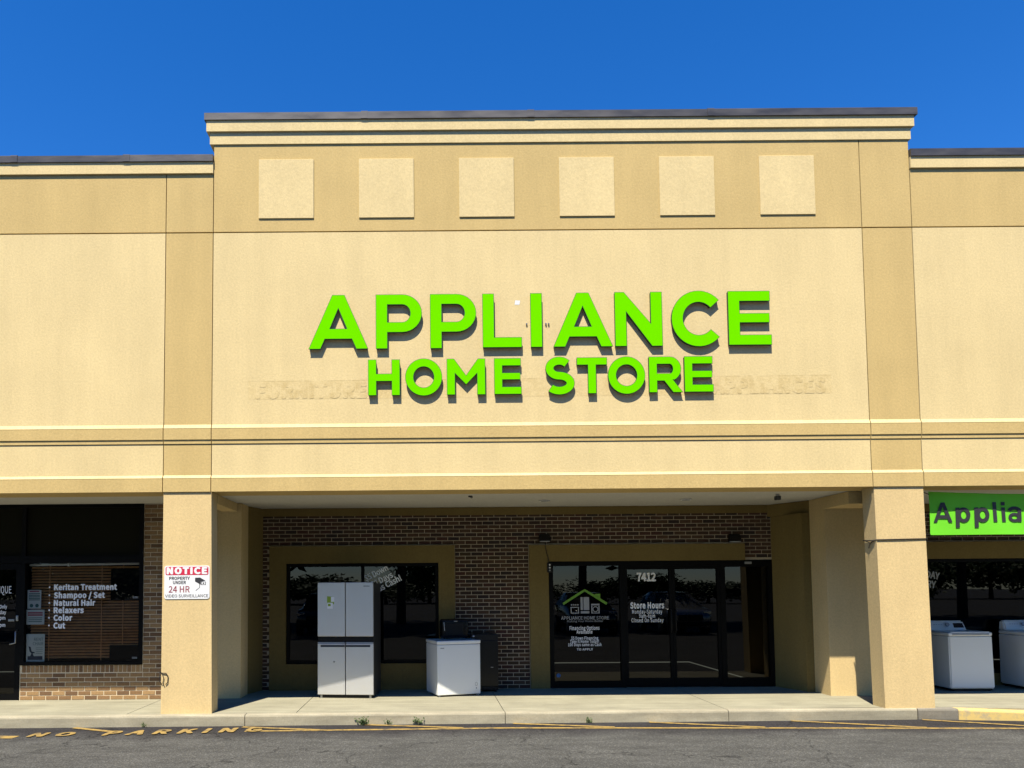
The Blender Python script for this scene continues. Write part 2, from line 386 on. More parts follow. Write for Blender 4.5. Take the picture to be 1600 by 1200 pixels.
# ------------------------------------------------------------------ the three buildings
FZ = 3.16                 # underside of the fascia
CZ = 3.157 + .003         # porch ceiling
bl = thing('salon_building', 'beige stucco hair salon wing with lower parapet at left', 'building', (-7, 1, 0))
bc = thing('store_building', 'tall beige stucco appliance store front with six square panels', 'building', (2, 1, 0))
br = thing('wing_building', 'beige stucco wing right of the tall store front behind the green banner', 'building', (10, 1, 0))
J = .006                  # half of a control joint
def facade(b, spans, top_z, cornice_end):
    """spans: (x0, x1, is_pilaster); panels with open control joints over a dark backing"""
    x0, x1 = spans[0][0], spans[-1][1]
    part('wall_core', B(x0, x1, .03, .30, FZ + .02, top_z), 'joint', b)
    for a, c, pil in spans:
        a2, c2 = a + J, c - J
        part('frieze_panel', B(a2, c2, 0, .028, 6.995, top_z), 'tan', b)
        part('wall_panel', B(a2, c2, 0, .028, 4.14, 6.975), 'tan' if pil else 'light', b)
        part('lower_panel', B(a2, c2, 0, .028, 3.405, 3.85), 'tan' if pil else 'light', b)
        for zt, zb in ((4.1385, 4.0845), (3.4025, 3.3595)):
            part('sill', MB().prism([(-.0012, zt), (-.0262, zb), (-.0262, zb - .004), (-.0242, zb - .004), (.0, zt - .006)], a2, c2), 'light', b, fix=True)
        up = [(0.03, 4.14), (0, 4.139), (-.024, 4.085), (-.024, 3.918), (-.011, 3.918), (-.011, 3.858), (.001, 3.858), (.03, 3.852)]
        part('moulding', MB().prism(up, a2, c2), 'tan', b, fix=True)
        lo = [(0.03, 3.404), (0, 3.403), (-.024, 3.36), (-.024, FZ), (.50, FZ), (.50, FZ + .03), (.03, FZ + .03)]
        part('fascia_band', MB().prism(lo, a2, c2), 'tan', b, fix=True)
LX, RX = -3.128, 7.125
facade(bl, [(-13, -9.2, 0), (-9.2, -3.822, 0), (-3.822, LX, 1)], 7.87, 0)
facade(bc, [(LX, 6.392, 0), (6.392, RX, 1)], 8.31, 0)
facade(br, [(RX, 13.6, 0), (13.6, 14.3, 1)], 7.87, 0)
# cornices and metal copings
def coping(b, x0, x1, z0, z1, y, cuts):
    xs = [x0] + [c for c in cuts if x0 < c < x1] + [x1]
    for c in xs[1:-1]: part('joint_cover', MB().prism([(y - .007, z0 + .002), (y - .007, z1 - .003), (y + .005, z1 + .009), (.37, z1 + .024), (.37, z0 + .002)], c - .05, c + .05), 'coping', b, fix=True)
    for i, (a, c) in enumerate(zip(xs, xs[1:])):
        d = .003 * (i % 2)
        part('coping_section', MB().prism([(y - d, z0), (y - d, z1 - .006), (y - d + .01, z1 + d), (.38, z1 + .015 + d), (.38, z0)], a + .002, c - .002), 'coping', b, fix=True)
part('cornice_band', B(LX - .055, RX + .03, -.018, .32, 8.31, 8.49), 'light', bc)
part('cornice_band', B(LX - .10, RX + .07, -.048, .34, 8.49, 8.655), 'light', bc)
coping(bc, LX - .13, RX + .115, 8.655, 8.765, -.068, [-.9, 1.55, 4.2])
part('cornice_band', B(-13, LX - .0015, -.03, .32, 7.87, 8.04), 'light', bl)
coping(bl, -13, LX + .0005, 8.04, 8.142, -.05, [-9.8, -6.05, -4.4])
part('cornice_band', B(RX + .0035, 14.3, -.03, .32, 7.87, 8.04), 'light', br)
coping(br, RX + .0005, 14.3, 8.04, 8.152, -.05, [9.4, 12])
for k in range(6):
    x = -2.46 + k * 1.4735
    part('square_panel', MB().rbox(x, x + .808, -.016, .01, 7.185, 8.075, .003, 1), 'light', bc)
# body behind the parapets: roof, side walls, rear wall
for b, x0, x1 in ((bl, -13, LX), (bc, LX + .01, RX), (br, RX + .01, 14.3)):
    part('roof', B(x0, x1, .51, 12, 3.6, 3.8), 'dark_room', b)
part('end_wall', B(LX + .002, LX + .2, .31, 12, 3.81, 8.3), 'tan', bc); part('end_wall', B(RX - .2, RX - .002, .31, 12, 3.81, 8.3), 'tan', bc)
# porch ceilings and soffits
part('ceiling', B(-13, -3.83, .502, 1.6, CZ - .0, CZ + .1), 'ceil', bl)
part('ceiling', B(-3.3, 6.9, .502, 2.6, CZ - .0, CZ + .1), 'ceil', bc)
part('ceiling', B(7.0, 14.3, .502, 2.6, CZ - .0, CZ + .1), 'ceil', br)
# pillars
def pillar(b, xb0, xb1, xt0, xt1, y0, y1, zt, mat='pillar', nm='pillar'):
    return part(nm, MB().hexa([(xb0, y0, -.05), (xb1, y0, -.05), (xb1, y1, -.05), (xb0, y1, -.05)], [(xt0, y0, zt), (xt1, y0, zt), (xt1, y1, zt), (xt0, y1, zt)]), mat, b)
pillar(bl, -3.818, -3.095, -3.812, -3.124, -.004, .30, FZ - .002)
pillar(bc, 6.452, 7.158, 6.412, 7.122, -.004, .30, FZ - .002)
part('inner_column', B(-3.45, -3.05, 1.47, 1.95, -.05, 3.155), 'pillar', bl)
part('inner_column', B(6.328, 7.0, 1.235, 1.72, -.05, 3.155), 'pillar', bc)
part('porch_beam', B(-3.36, -3.12, .31, 1.46, 3.02, 3.154), 'pillar', bl)
part('porch_beam', MB().hexa([(6.325, .51, 2.97), (6.98, .51, 2.97), (6.98, 1.23, 2.97), (6.325, 1.23, 2.97)], [(6.325, .51, 3.154), (6.98, .51, 3.154), (6.98, 1.23, 3.154), (6.325, 1.23, 3.154)]), 'pillar', bc)
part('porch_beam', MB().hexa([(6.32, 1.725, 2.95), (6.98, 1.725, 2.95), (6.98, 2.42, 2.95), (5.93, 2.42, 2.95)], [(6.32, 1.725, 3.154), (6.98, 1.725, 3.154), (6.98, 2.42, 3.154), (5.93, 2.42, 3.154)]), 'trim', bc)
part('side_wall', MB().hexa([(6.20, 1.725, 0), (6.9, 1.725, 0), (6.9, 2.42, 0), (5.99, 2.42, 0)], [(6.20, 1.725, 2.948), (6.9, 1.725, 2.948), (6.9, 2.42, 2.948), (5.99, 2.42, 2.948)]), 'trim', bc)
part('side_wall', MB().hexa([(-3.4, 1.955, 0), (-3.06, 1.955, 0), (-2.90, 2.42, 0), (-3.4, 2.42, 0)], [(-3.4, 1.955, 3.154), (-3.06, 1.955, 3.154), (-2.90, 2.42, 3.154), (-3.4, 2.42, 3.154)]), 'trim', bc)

# ---- brickwork
TINTS_RED = [(.066, .032, .015), (.052, .026, .013), (.078, .042, .019), (.042, .022, .013), (.068, .027, .016), (.055, .032, .013), (.088, .046, .022), (.03, .018, .013)]
TINTS_TAN = [(.32, .19, .08), (.23, .13, .055), (.36, .22, .095), (.27, .155, .068), (.165, .092, .042), (.33, .20, .085)]
def brick_mesh(tint, L, H, D=.035, r=.004):
    bm = bmesh.new(); bmesh.ops.create_cube(bm, size=1)
    for v in bm.verts: v.co = Vector((v.co.x * L, v.co.y * D, v.co.z * H))
    front = [e for e in bm.edges if all(v.co.y < 0 for v in e.verts)]
    bmesh.ops.bevel(bm, geom=front, offset=r, segments=1, affect='EDGES')
    me = bpy.data.meshes.new('brick'); bm.to_mesh(me); bm.free()
    a = me.color_attributes.new('tint', 'FLOAT_COLOR', 'POINT'); a.data.foreach_set('color', list((*tint, 1)) * len(me.vertices))
    me.materials.append(M['brick']); return me
M['mortar_pale'] = rough_mat('mortar_pale', (0.78, 0.66, 0.45), 0.12, 40)
def brickwork(building, wall_rects, Y, bounds, holes, tints, L, Hc, keep=None, centre=(0, 0), mortar='mortar', extra=()):
    m = MB()
    for r in wall_rects: m.box(r[0], r[1], Y, Y + .16, r[2], r[3])
    wall = part('brick_wall', m, mortar, building)
    gap = .0105; bl_, bh = L - gap, Hc - gap
    meshes = [brick_mesh(t, bl_, bh) for t in tints]
    items = []
    x0, x1, z0, z1 = bounds; row = 0; z = z0
    while z + bh * .6 < z1:
        zc = z + Hc / 2; hh = min(z + Hc, z1) - z
        xs = x0 - (L / 2 if row % 2 else 0)
        while xs < x1:
            segs = [(max(xs, x0), min(xs + L, x1))]
            for (a, b, c, d) in holes:
                if c - .005 < zc < d + .005:
                    ns = []
                    for (p, q) in segs:
                        if b <= p or a >= q: ns.append((p, q)); continue
                        if p < a: ns.append((p, a))
                        if q > b: ns.append((b, q))
                    segs = ns
            for p, q in segs:
                if q - p > .035: items.append(((p + q) / 2, zc, (q - p - gap) / bl_, hh))
            xs += L
        z += Hc; row += 1
    items.sort(key=lambda t: (t[0] - centre[0]) ** 2 * .5 + (t[1] - centre[1]) ** 2)
    keep = len(items) if keep is None else keep
    off = ORG[wall.name]
    for k, (x, zc, sx, hh) in enumerate(items[:keep]):
        o = bpy.data.objects.new('brick', random.choice(meshes)); COL.objects.link(o); o.parent = wall
        o.location = Vector((x, Y + .0115 + random.uniform(-.0015, .0015), zc)) - off; o.scale.x = sx
    for (p, q, c, d) in extra:
        o = bpy.data.objects.new('brick', random.choice(meshes)); COL.objects.link(o); o.parent = wall
        o.location = Vector(((p + q) / 2, Y + .0115 + random.uniform(-.0015, .0015), (c + d) / 2)) - off
        o.scale = ((q - p) / bl_, 1, (d - c) / bh)
    rest = items[keep:]
    if rest:
        vs, fs, cs = [], [], []
        for (x, zc, sx, hh) in rest:
            me = random.choice(meshes); k = len(vs); dy = Y + .0115 + random.uniform(-.0015, .0015); tint = me.color_attributes['tint'].data[0].color[:]
            for v in me.vertices: vs.append((x + v.co.x * sx - off.x, dy + v.co.y - off.y, zc + v.co.z - off.z)); cs += list(tint)
            for p in me.polygons: fs.append(tuple(i + k for i in p.vertices))
        me = bpy.data.meshes.new('brick_field'); me.from_pydata(vs, [], fs)
        a = me.color_attributes.new('tint', 'FLOAT_COLOR', 'POINT'); a.data.foreach_set('color', cs); me.materials.append(M['brick'])
        o = bpy.data.objects.new('brick_field', me); COL.objects.link(o); o.parent = wall; o['kind'] = 'stuff'
    return wall
YB = 2.42; YS = 1.45
# centre back wall
cw = brickwork(bc, [(-2.92, -2.78, 0, 3.02), (-2.78, .448, 2.495, 3.02), (.448, 1.747, 0, 3.02), (1.747, 5.99, 2.485, 3.02), (5.509, 5.99, 2.2, 2.485)], YB, (-2.92, 5.99, .0, 3.02),
          [(-2.785, .453, -1, 2.5), (1.742, 5.514, -1, 2.49), (5.5, 6.1, -1, 2.2)], TINTS_RED, .2032, .0677, 300, (1.6, 2.3))
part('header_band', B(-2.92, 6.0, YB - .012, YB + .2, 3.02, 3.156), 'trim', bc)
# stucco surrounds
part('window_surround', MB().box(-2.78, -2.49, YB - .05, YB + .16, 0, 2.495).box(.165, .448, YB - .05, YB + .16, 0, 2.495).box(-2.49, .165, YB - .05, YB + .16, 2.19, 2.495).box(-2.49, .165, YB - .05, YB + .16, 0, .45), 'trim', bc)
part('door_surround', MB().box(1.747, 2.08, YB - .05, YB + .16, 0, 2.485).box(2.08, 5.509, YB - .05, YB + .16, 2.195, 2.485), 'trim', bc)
def window(b, x0, x1, z0, z1, y, mulls, fw=.055, glass='glass', nm='window', tilt=0.0):
    fr = MB().box(x0, x1, y - .03, y + .06, z0, z0 + fw).box(x0, x1, y - .03, y + .06, z1 - fw, z1)
    xs = [x0] + mulls + [x1]
    for i, x in enumerate(xs):
        a, c = (x, x + fw) if i == 0 else ((x - fw, x) if i == len(xs) - 1 else (x - fw / 2, x + fw / 2))
        fr.box(a, c, y - .03, y + .06, z0 + fw, z1 - fw)
    w = part(nm, fr, 'frame', b)
    for i in range(len(xs) - 1):
        a = xs[i] + (fw if i == 0 else fw / 2); c = xs[i + 1] - (fw if i == len(xs) - 2 else fw / 2)
        part('pane', MB().poly([(a, y + random.uniform(-.001, .001), z0 + fw), (c, y + random.uniform(-.001, .001), z0 + fw), (c, y + tilt, z1 - fw), (a, y + tilt, z1 - fw)]), glass, w)
    return w
window(bc, -2.488, .163, .452, 2.188, YB + .04, [-1.16])
# store entrance: sidelight, two door leaves, sidelight
ent = part('entrance_frame', MB().box(2.082, 2.165, YB - .01, YB + .08, 0, 2.193).box(3.325, 3.405, YB - .01, YB + .08, 0, 2.193).box(5.075, 5.165, YB - .01, YB + .08, 0, 2.193).box(5.915, 5.985, YB - .01, YB + .08, 0, 2.193)
     .box(2.165, 3.325, YB - .01, YB + .08, 2.115, 2.193).box(3.405, 5.075, YB - .01, YB + .08, 2.105, 2.193).box(5.165, 5.915, YB - .01, YB + .08, 2.08, 2.193)
     .box(2.165, 3.325, YB - .01, YB + .08, 0, .115).box(5.165, 5.915, YB - .01, YB + .08, 0, .155), 'frame', bc)
part('pane', MB().poly([(2.165, YB + .03, .115), (3.325, YB + .033, .115), (3.325, YB + .036, 2.115), (2.165, YB + .033, 2.115)]), 'glass', ent)
part('pane', MB().poly([(5.165, YB + .03, .155), (5.915, YB + .028, .155), (5.915, YB + .032, 2.08), (5.165, YB + .034, 2.08)]), 'glass', ent)
for a, c, hx in ((3.408, 4.238, 4.20), (4.242, 5.072, 4.28)):
    d = part('door', MB().box(a, a + .05, YB, YB + .05, .012, 2.102).box(c - .05, c, YB, YB + .05, .012, 2.102).box(a + .05, c - .05, YB, YB + .05, 2.045, 2.102).box(a + .05, c - .05, YB, YB + .05, .012, .16), 'frame', bc)
    part('pane', MB().poly([(a + .05, YB + .025, .16), (c - .05, YB + .027, .16), (c - .05, YB + .030, 2.045), (a + .05, YB + .028, 2.045)]), 'glass', d)
    part('handle', MB().tube([(hx, YB - .02, .95), (hx, YB - .05, .98), (hx, YB - .05, 1.32), (hx, YB - .02, 1.35)], .011, 8), 'black', d, smooth=True)
part('door_closer', MB().rbox(5.50, 5.62, YB - .05, YB - .012, 2.125, 2.165, .006), 'grey_metal', bc)
# right wing: brick, surround, shop window
brickwork(br, [(7.0, 14.3, 2.485, 3.02), (7.0, 7.6, 0, 2.485)], YB, (7.0, 11.2, 0, 3.02), [(7.6, 14.3, -1, 2.49)], TINTS_RED, .2032, .0677, None, (8, 2.6))
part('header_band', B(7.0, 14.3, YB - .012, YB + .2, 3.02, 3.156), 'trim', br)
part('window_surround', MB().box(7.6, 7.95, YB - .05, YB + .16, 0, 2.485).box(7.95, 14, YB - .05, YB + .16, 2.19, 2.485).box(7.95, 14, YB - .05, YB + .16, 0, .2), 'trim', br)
window(br, 7.952, 13.9, .202, 2.188, YB + .04, [11.4])
# dark rooms behind the glass
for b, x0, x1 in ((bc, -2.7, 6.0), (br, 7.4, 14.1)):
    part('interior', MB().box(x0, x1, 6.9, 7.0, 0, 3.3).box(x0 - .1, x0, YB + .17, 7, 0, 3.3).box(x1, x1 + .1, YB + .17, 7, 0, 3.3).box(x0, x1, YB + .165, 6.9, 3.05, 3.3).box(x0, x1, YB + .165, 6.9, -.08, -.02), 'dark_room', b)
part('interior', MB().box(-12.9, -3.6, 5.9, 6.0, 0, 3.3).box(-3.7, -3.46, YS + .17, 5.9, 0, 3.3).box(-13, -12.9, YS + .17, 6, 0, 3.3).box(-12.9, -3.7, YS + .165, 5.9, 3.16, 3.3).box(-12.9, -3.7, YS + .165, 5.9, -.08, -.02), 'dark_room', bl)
# salon front
sold = []
x = -6.56
while x < -4.63:
    sold.append((x, min(x + .0595, -4.632), .440, .552)); x += .0705
brickwork(bl, [(-6.60, -4.625, 0, .556), (-4.625, -3.46, 0, 3.157)], YS, (-6.59, -3.47, .0, 3.157), [(-6.6, -4.625, .43, 4)], TINTS_TAN, .2075, .0715, None, (-5, 0), 'mortar_pale', sold)
sal = part('window', MB().box(-6.60, -6.535, YS - .02, YS + .09, .556, 3.156).box(-4.69, -4.628, YS - .02, YS + .09, .556, 3.156).box(-6.535, -4.69, YS - .02, YS + .09, .556, .61).box(-6.535, -4.69, YS - .02, YS + .09, 2.20, 2.32).box(-6.535, -4.69, YS - .02, YS + .09, 3.10, 3.156), 'frame', bl)
part('pane', MB().poly([(-6.535, YS + .03, .61), (-4.69, YS + .03, .61), (-4.69, YS + .033, 2.20), (-6.535, YS + .03, 2.20)]), 'glass_clear', sal)
part('pane', MB().poly([(-6.535, YS + .03, 2.32), (-4.69, YS + .03, 2.32), (-4.69, YS + .03, 3.10), (-6.535, YS + .03, 3.10)]), 'dark_panel', sal)
sd = part('door', MB().box(-6.69, -6.605, YS, YS + .05, .01, 2.2).box(-7.62, -7.54, YS, YS + .05, .01, 2.2).box(-7.54, -6.69, YS, YS + .05, 2.10, 2.2).box(-7.54, -6.69, YS, YS + .05, .01, .10), 'frame', bl)
part('pane', MB().poly([(-7.54, YS + .025, .10), (-6.69, YS + .025, .10), (-6.69, YS + .03, 2.10), (-7.54, YS + .03, 2.10)]), 'glass', sd)
part('handle', MB().tube([(-6.65, YS - .01, 1.12), (-6.65, YS - .06, 1.10), (-6.65, YS - .06, .92), (-6.74, YS - .06, .90)], .011, 8), 'grey_metal', sd, smooth=True)
part('lock', MB().rbox(-6.672, -6.632, YS - .02, YS + .0, 1.27, 1.36, .01), 'grey_metal', sd)
part('push_plate', MB().rbox(-6.80, -6.70, YS - .012, YS + .02, 1.265, 1.30, .004), 'grey_metal', sd)
fw = part('door_frame', MB().box(-7.70, -7.625, YS - .02, YS + .09, 0, 3.156).box(-7.625, -6.601, YS - .02, YS + .09, 2.205, 2.32).box(-7.625, -6.601, YS - .02, YS + .09, 3.10, 3.156).box(-6.603, -6.601, YS - .02, YS + .09, 0, .55), 'frame', bl)
part('pane', MB().poly([(-7.625, YS + .03, 2.32), (-6.602, YS + .03, 2.32), (-6.602, YS + .03, 3.10), (-7.625, YS + .03, 3.10)]), 'dark_panel', fw)
window(bl, -12.8, -7.702, .3, 3.156, YS + .03, [-10.2])
part('brick_wall', B(-12.8, -7.702, YS, YS + .16, 0, .298), 'mortar', bl)
# ghost of the former sign on the wall field
def ghostmat(name, lo, hi, th):
    m, t, b = nmat(name); p = wpos(t)
    n = noise(t, p, 5.5, 5, 0.7); fine = noise(t, p, 34, 5, 0.75)
    c = mixc(t, remap(t, n, th, th + .16, 0, 1), lo, hi)
    link(t, mixc(t, 1.0, c, remap(t, fine, 0.25, 0.75, 0.85, 1.13), 'MULTIPLY'), b.inputs['Base Color'])
    b.inputs['Roughness'].default_value = 0.95; b.inputs['Specular IOR Level'].default_value = 0.15; bump(t, b, fine, 0.5, 0.006); return m
M['ghost'] = ghostmat('glue_stain', (0.74, 0.58, 0.288), (0.63, 0.48, 0.22), 0.42)
M['ghost_strip'] = ghostmat('strip_stain', (0.75, 0.59, 0.293), (0.685, 0.53, 0.252), 0.42)
def gz(x, z): return z + (x + 2.6) * .0034
part('ghost_strip', MB().poly([(-2.60, -.0008, gz(-2.6, 4.497)), (5.86, -.0008, gz(5.86, 4.497)), (5.86, -.0008, gz(5.86, 4.765)), (-2.60, -.0008, gz(-2.6, 4.765))]), 'ghost_strip', bc)
for word_, a, c in (('FURNITURE', -2.50, -.88), ('APPLIANCES', 4.12, 5.78)):
    part('ghost_lettering', text_mb(word_, a, c, gz(a, 4.525), .19, -.0016, .03, 1.05), 'ghost', bc)
for k, (a, c) in enumerate([(-2.6, -1.7), (-1.5, -.86), (.22, .27), (1.38, 1.68), (4.15, 4.7), (4.9, 5.86)]):
    part('ghost_edge', MB().poly([(a, -.0014, gz(a, 4.762)), (c, -.0014, gz(c, 4.762)), (c, -.0014, gz(c, 4.771)), (a, -.0014, gz(a, 4.769))]), 'ghost', bc)
part('patch', MB().poly([(1.28, -.002, 5.87), (1.35, -.002, 5.87), (1.36, -.002, 5.93), (1.29, -.002, 5.935)]), 'whitepaint', bc)
for x in (1.44, 1.72, 1.76):
    part('old_bracket', MB().rbox(x, x + .02, -.02, .002, 5.565, 5.592, .003, 1), 'grey_metal', bc)
# ceiling fittings
def ceiling_light(x, y, lab):
    t = thing('ceiling_light', lab, 'ceiling light', (x, y, CZ), group='recessed lights in the porch ceiling')
    bm = MB(); n = 20
    bm.tube([(x, y, CZ - .002), (x, y, CZ - .014)], .085, n); part('trim_ring', bm, 'whitepaint', t)
    part('lens', MB().tube([(x, y, CZ - .014), (x, y, CZ - .02)], .06, n), 'grey_vinyl', t)
ceiling_light(1.89, 1.43, 'small pale recessed ceiling light above the brick between window and door')
ceiling_light(4.18, 1.41, 'small pale recessed ceiling light above the store doors')
sp = thing('sprinkler_head', 'small dark fitting hanging from the porch ceiling at its right end', 'ceiling fitting', (5.39, .8, CZ))
part('mount', MB().tube([(5.39, .8, CZ), (5.39, .8, CZ - .03)], .03, 12), 'grey_metal', sp); part('head', MB().rbox(5.35, 5.43, .76, .84, CZ - .095, CZ - .03, .012), 'charcoal', sp)
hk = MB().tube([(.645, .74, CZ), (.645, .74, CZ - .02)], .035, 10).tube([(.645, .74, CZ - .02), (.66, .74, CZ - .035), (.68, .74, CZ - .025)], .006, 6)
solo('ceiling_hook', hk, 'charcoal', 'tiny dark hook in the porch ceiling above the chest freezer', 'hook')

# ------------------------------------------------------------------ the green letter sign
def arc(cx, cy, rx, ry, a0, a1, n=18):
    return [(cx + rx * math.cos(math.radians(a0 + (a1 - a0) * i / n)), cy + ry * math.sin(math.radians(a0 + (a1 - a0) * i / n))) for i in range(n + 1)]
def stroke(pts, t):
    L, R = [], []
    for i, p in enumerate(pts):
        q0, q1 = pts[max(i - 1, 0)], pts[min(i + 1, len(pts) - 1)]
        dx, dy = q1[0] - q0[0], q1[1] - q0[1]; d = math.hypot(dx, dy); nx, ny = -dy / d * t / 2, dx / d * t / 2
        L.append((p[0] + nx, p[1] + ny)); R.append((p[0] - nx, p[1] - ny))
    return L + R[::-1]
def glyph(c, w, h, t, tb):
    if c == 'A':
        return [[(0, 0), (.19*w, 0), (.265*w, .187*h), (.735*w, .187*h), (.81*w, 0), (w, 0), (.60*w, h), (.40*w, h)], [(.345*w, .365*h), (.655*w, .365*h), (.5*w, .77*h)]]
    if c in 'PR':
        lo = .305 * h if c == 'P' else .33 * h
        ry = (h - lo) / 2; cy = h - ry; xa = w - ry * (1.02 if c == 'P' else .92) - (0 if c == 'P' else .035 * w); rx = (w if c == 'P' else w * .965) - xa
        outer = [(0, 0), (t, 0), (t, lo)] if c == 'P' else None
        bowl = arc(xa, cy, rx, ry, -90, 90, 16)
        hole = [(t, lo + tb), ] + arc(xa, cy, rx - t, ry - tb, -90, 90, 12) + [(t, h - tb)]
        if c == 'P': return [outer + bowl + [(0, h)], hole]
        # R: the bowl's lower right runs into the diagonal leg
        bw = [p for p in bowl if not (p[0] < w * .74 and p[1] < cy)]
        out = [(0, 0), (t, 0), (t, lo), (.46 * w, lo), (w - t * 1.18, 0), (w, 0), (.70 * w, lo * 1.10)] + bw + [(0, h)]
        return [out, hole]
    if c == 'L': return [[(0, 0), (w, 0), (w, tb), (t, tb), (t, h), (0, h)]]
    if c == 'I': return [[(0, 0), (w, 0), (w, h), (0, h)]]
    if c == 'N':
        return [[(0, 0), (t, 0), (t, h * .655), (w - t * .93, 0), (w, 0), (w, h), (w - t, h), (w - t, h * .40), (t * .82, h), (0, h)]]
    if c == 'C':
        cx, cy = w * .54, h / 2; 
        return [arc(cx, cy, w * .54, h / 2, 42, 318, 30) + arc(cx, cy, w * .54 - t, h / 2 - t, 318, 42, 30)]
    if c == 'E':
        m0, m1 = h * .5 - tb * .46, h * .5 + tb * .46
        return [[(0, 0), (w, 0), (w, tb), (t, tb), (t, m0), (w * .96, m0), (w * .96, m1), (t, m1), (t, h - tb), (w * .98, h - tb), (w * .98, h), (0, h)]]
    if c == 'H':
        m0, m1 = h * .5 - tb * .5, h * .5 + tb * .5
        return [[(0, 0), (t, 0), (t, m0), (w - t, m0), (w - t, 0), (w, 0), (w, h), (w - t, h), (w - t, m1), (t, m1), (t, h), (0, h)]]
    if c == 'O':
        return [arc(w/2, h/2, w/2, h/2, 0, 360, 44)[:-1], arc(w/2, h/2, w/2 - t, h/2 - t, 0, 360, 40)[:-1]]
    if c == 'M':
        return [[(0, 0), (t, 0), (t, h * .62), (w/2, h * .29), (w - t, h * .62), (w - t, 0), (w, 0), (w, h), (w - t * .9, h), (w/2, h * .52), (t * .9, h), (0, h)]]
    if c == 'T': return [[(w/2 - t/2, 0), (w/2 + t/2, 0), (w/2 + t/2, h - tb), (w, h - tb), (w, h), (0, h), (0, h - tb), (w/2 - t/2, h - tb)]]
    if c == 'S':
        r1x, r1y = w * .45 - t / 2, (h - t) / 4; cy1, cy2 = h - t/2 - r1y, t/2 + r1y; cx = w / 2
        r2x = w / 2 - t / 2
        pts = arc(cx, cy1, r1x, r1y, 38, 262, 20) + arc(cx, cy2, r2x, r1y, 82, -140, 22)
        return [stroke(pts, t)]
sign = thing('store_sign', 'large raised bright green letters APPLIANCE HOME STORE on the wall', 'sign', (1.7, 0, 4.5))
LET = [('A',-1.711,-0.863,5.222,6.008),('P',-0.738,-0.080,5.221,6.009),('P',0.050,0.708,5.220,6.010),('L',0.810,1.366,5.227,6.010),('I',1.506,1.663,5.227,6.012),('A',1.835,2.683,5.228,6.014),('N',2.729,3.406,5.230,6.018),('C',3.550,4.273,5.218,6.030),('E',4.375,4.986,5.236,6.020),
 ('H',-0.852,-0.404,4.537,5.050),('O',-0.316,0.206,4.527,5.061),('M',0.285,0.830,4.538,5.054),('E',0.969,1.352,4.541,5.056),('S',1.689,2.119,4.527,5.072),('T',2.164,2.591,4.542,5.058),('O',2.613,3.139,4.529,5.068),('R',3.205,3.676,4.549,5.062),('E',3.717,4.124,4.553,5.063)]
ED = .058
for k, (c, x0, x1, z0, z1) in enumerate(LET):
    w, h = x1 - x0, z1 - z0; t, tb = (.157, .138) if k < 9 else (.108, .098)
    if c == 'I': t = w
    loops = glyph(c, w, h, t, tb); v, f = fill2d(loops)
    face = part('letter', MB().add([(x0 + a, -ED, z0 + b) for a, b in v], f), 'green', sign)
    v, f = fill2d(loops, .0065)
    part('trim_cap', MB().add([(x0 + a, -ED + .002, z0 + b) for a, b in v], f), 'trim_green', face)
    m = MB()
    for lp in loops:
        n = len(lp); kk = len(m.v)
        m.v += [(x0 + a, -ED + .003, z0 + b) for a, b in lp] + [(x0 + a, .001, z0 + b) for a, b in lp]
        m.f += [(kk + i, kk + (i + 1) % n, kk + n + (i + 1) % n, kk + n + i) for i in range(n)]
    part('letter_return', m, 'black_alu', face)

# ------------------------------------------------------------------ notice sign on the left pillar
ns = thing('notice_sign', 'white and red NOTICE video surveillance sign on the left pillar', 'sign', (-3.46, -.01, 1.62))
NX0, NX1, NZ0, NZ1 = -3.785, -3.137, 1.622, 2.098
def rrect(x0, x1, z0, z1, r, y):
    p = []
    for cx, cz, a in ((x1 - r, z0 + r, -90), (x1 - r, z1 - r, 0), (x0 + r, z1 - r, 90), (x0 + r, z0 + r, 180)):
        p += arc(cx, cz, r, r, a, a + 90, 5)
    return [(a, y, b) for a, b in p]
fr = rrect(NX0, NX1, NZ0, NZ1, .035, -.012); bk = [(a, -.0045, b) for a, _, b in fr]; n = len(fr)
part('plate', MB().add(fr + bk, [tuple(range(n))] + [(i, i + n, (i + 1) % n + n, (i + 1) % n) for i in range(n)]), 'whitepaint', ns, fix=True)
part('red_header', MB().poly(rrect(NX0 + .018, NX1 - .018, 1.965, NZ1 - .016, .02, -.0135)), 'red', ns)
part('lettering', text_mb('NOTICE', -3.752, -3.168, 1.984, .086, -.0150, .029, 1.1), 'whitepaint', ns)
part('lettering', text_mb('PROPERTY', -3.715, -3.42, 1.898, .042, -.0135, .012), 'ink', ns)
part('lettering', text_mb('UNDER', -3.66, -3.475, 1.838, .042, -.0135, .012), 'ink', ns)
part('lettering', text_mb('24 HR', -3.72, -3.42, 1.718, .088, -.0135, .004), 'darkred', ns)
part('lettering', text_mb('VIDEO SURVEILLANCE', -3.77, -3.155, 1.648, .040, -.0135, .002), 'ink', ns)
ic = MB().poly([(-3.345, -.0135, 1.925), (-3.275, -.0135, 1.928), (-3.195, -.0135, 1.882), (-3.262, -.0135, 1.868), (-3.345, -.0135, 1.893)]).poly([(-3.345, -.0135, 1.893), (-3.262, -.0135, 1.868), (-3.262, -.0135, 1.825), (-3.345, -.0135, 1.872)])
ic.add([(x, -.0137, z) for x, _, z in rrect(-3.258, -3.19, 1.822, 1.868, .006, 0)], [tuple(range(24))])
ic.add([(-3.283, -.0135, 1.85), (-3.275, -.0135, 1.848), (-3.275, -.0135, 1.785), (-3.283, -.0135, 1.785), (-3.335, -.0135, 1.745), (-3.33, -.0135, 1.738)], [(0, 3, 2, 1), (3, 4, 5, 2)])
part('camera_symbol', ic, 'ink', ns)
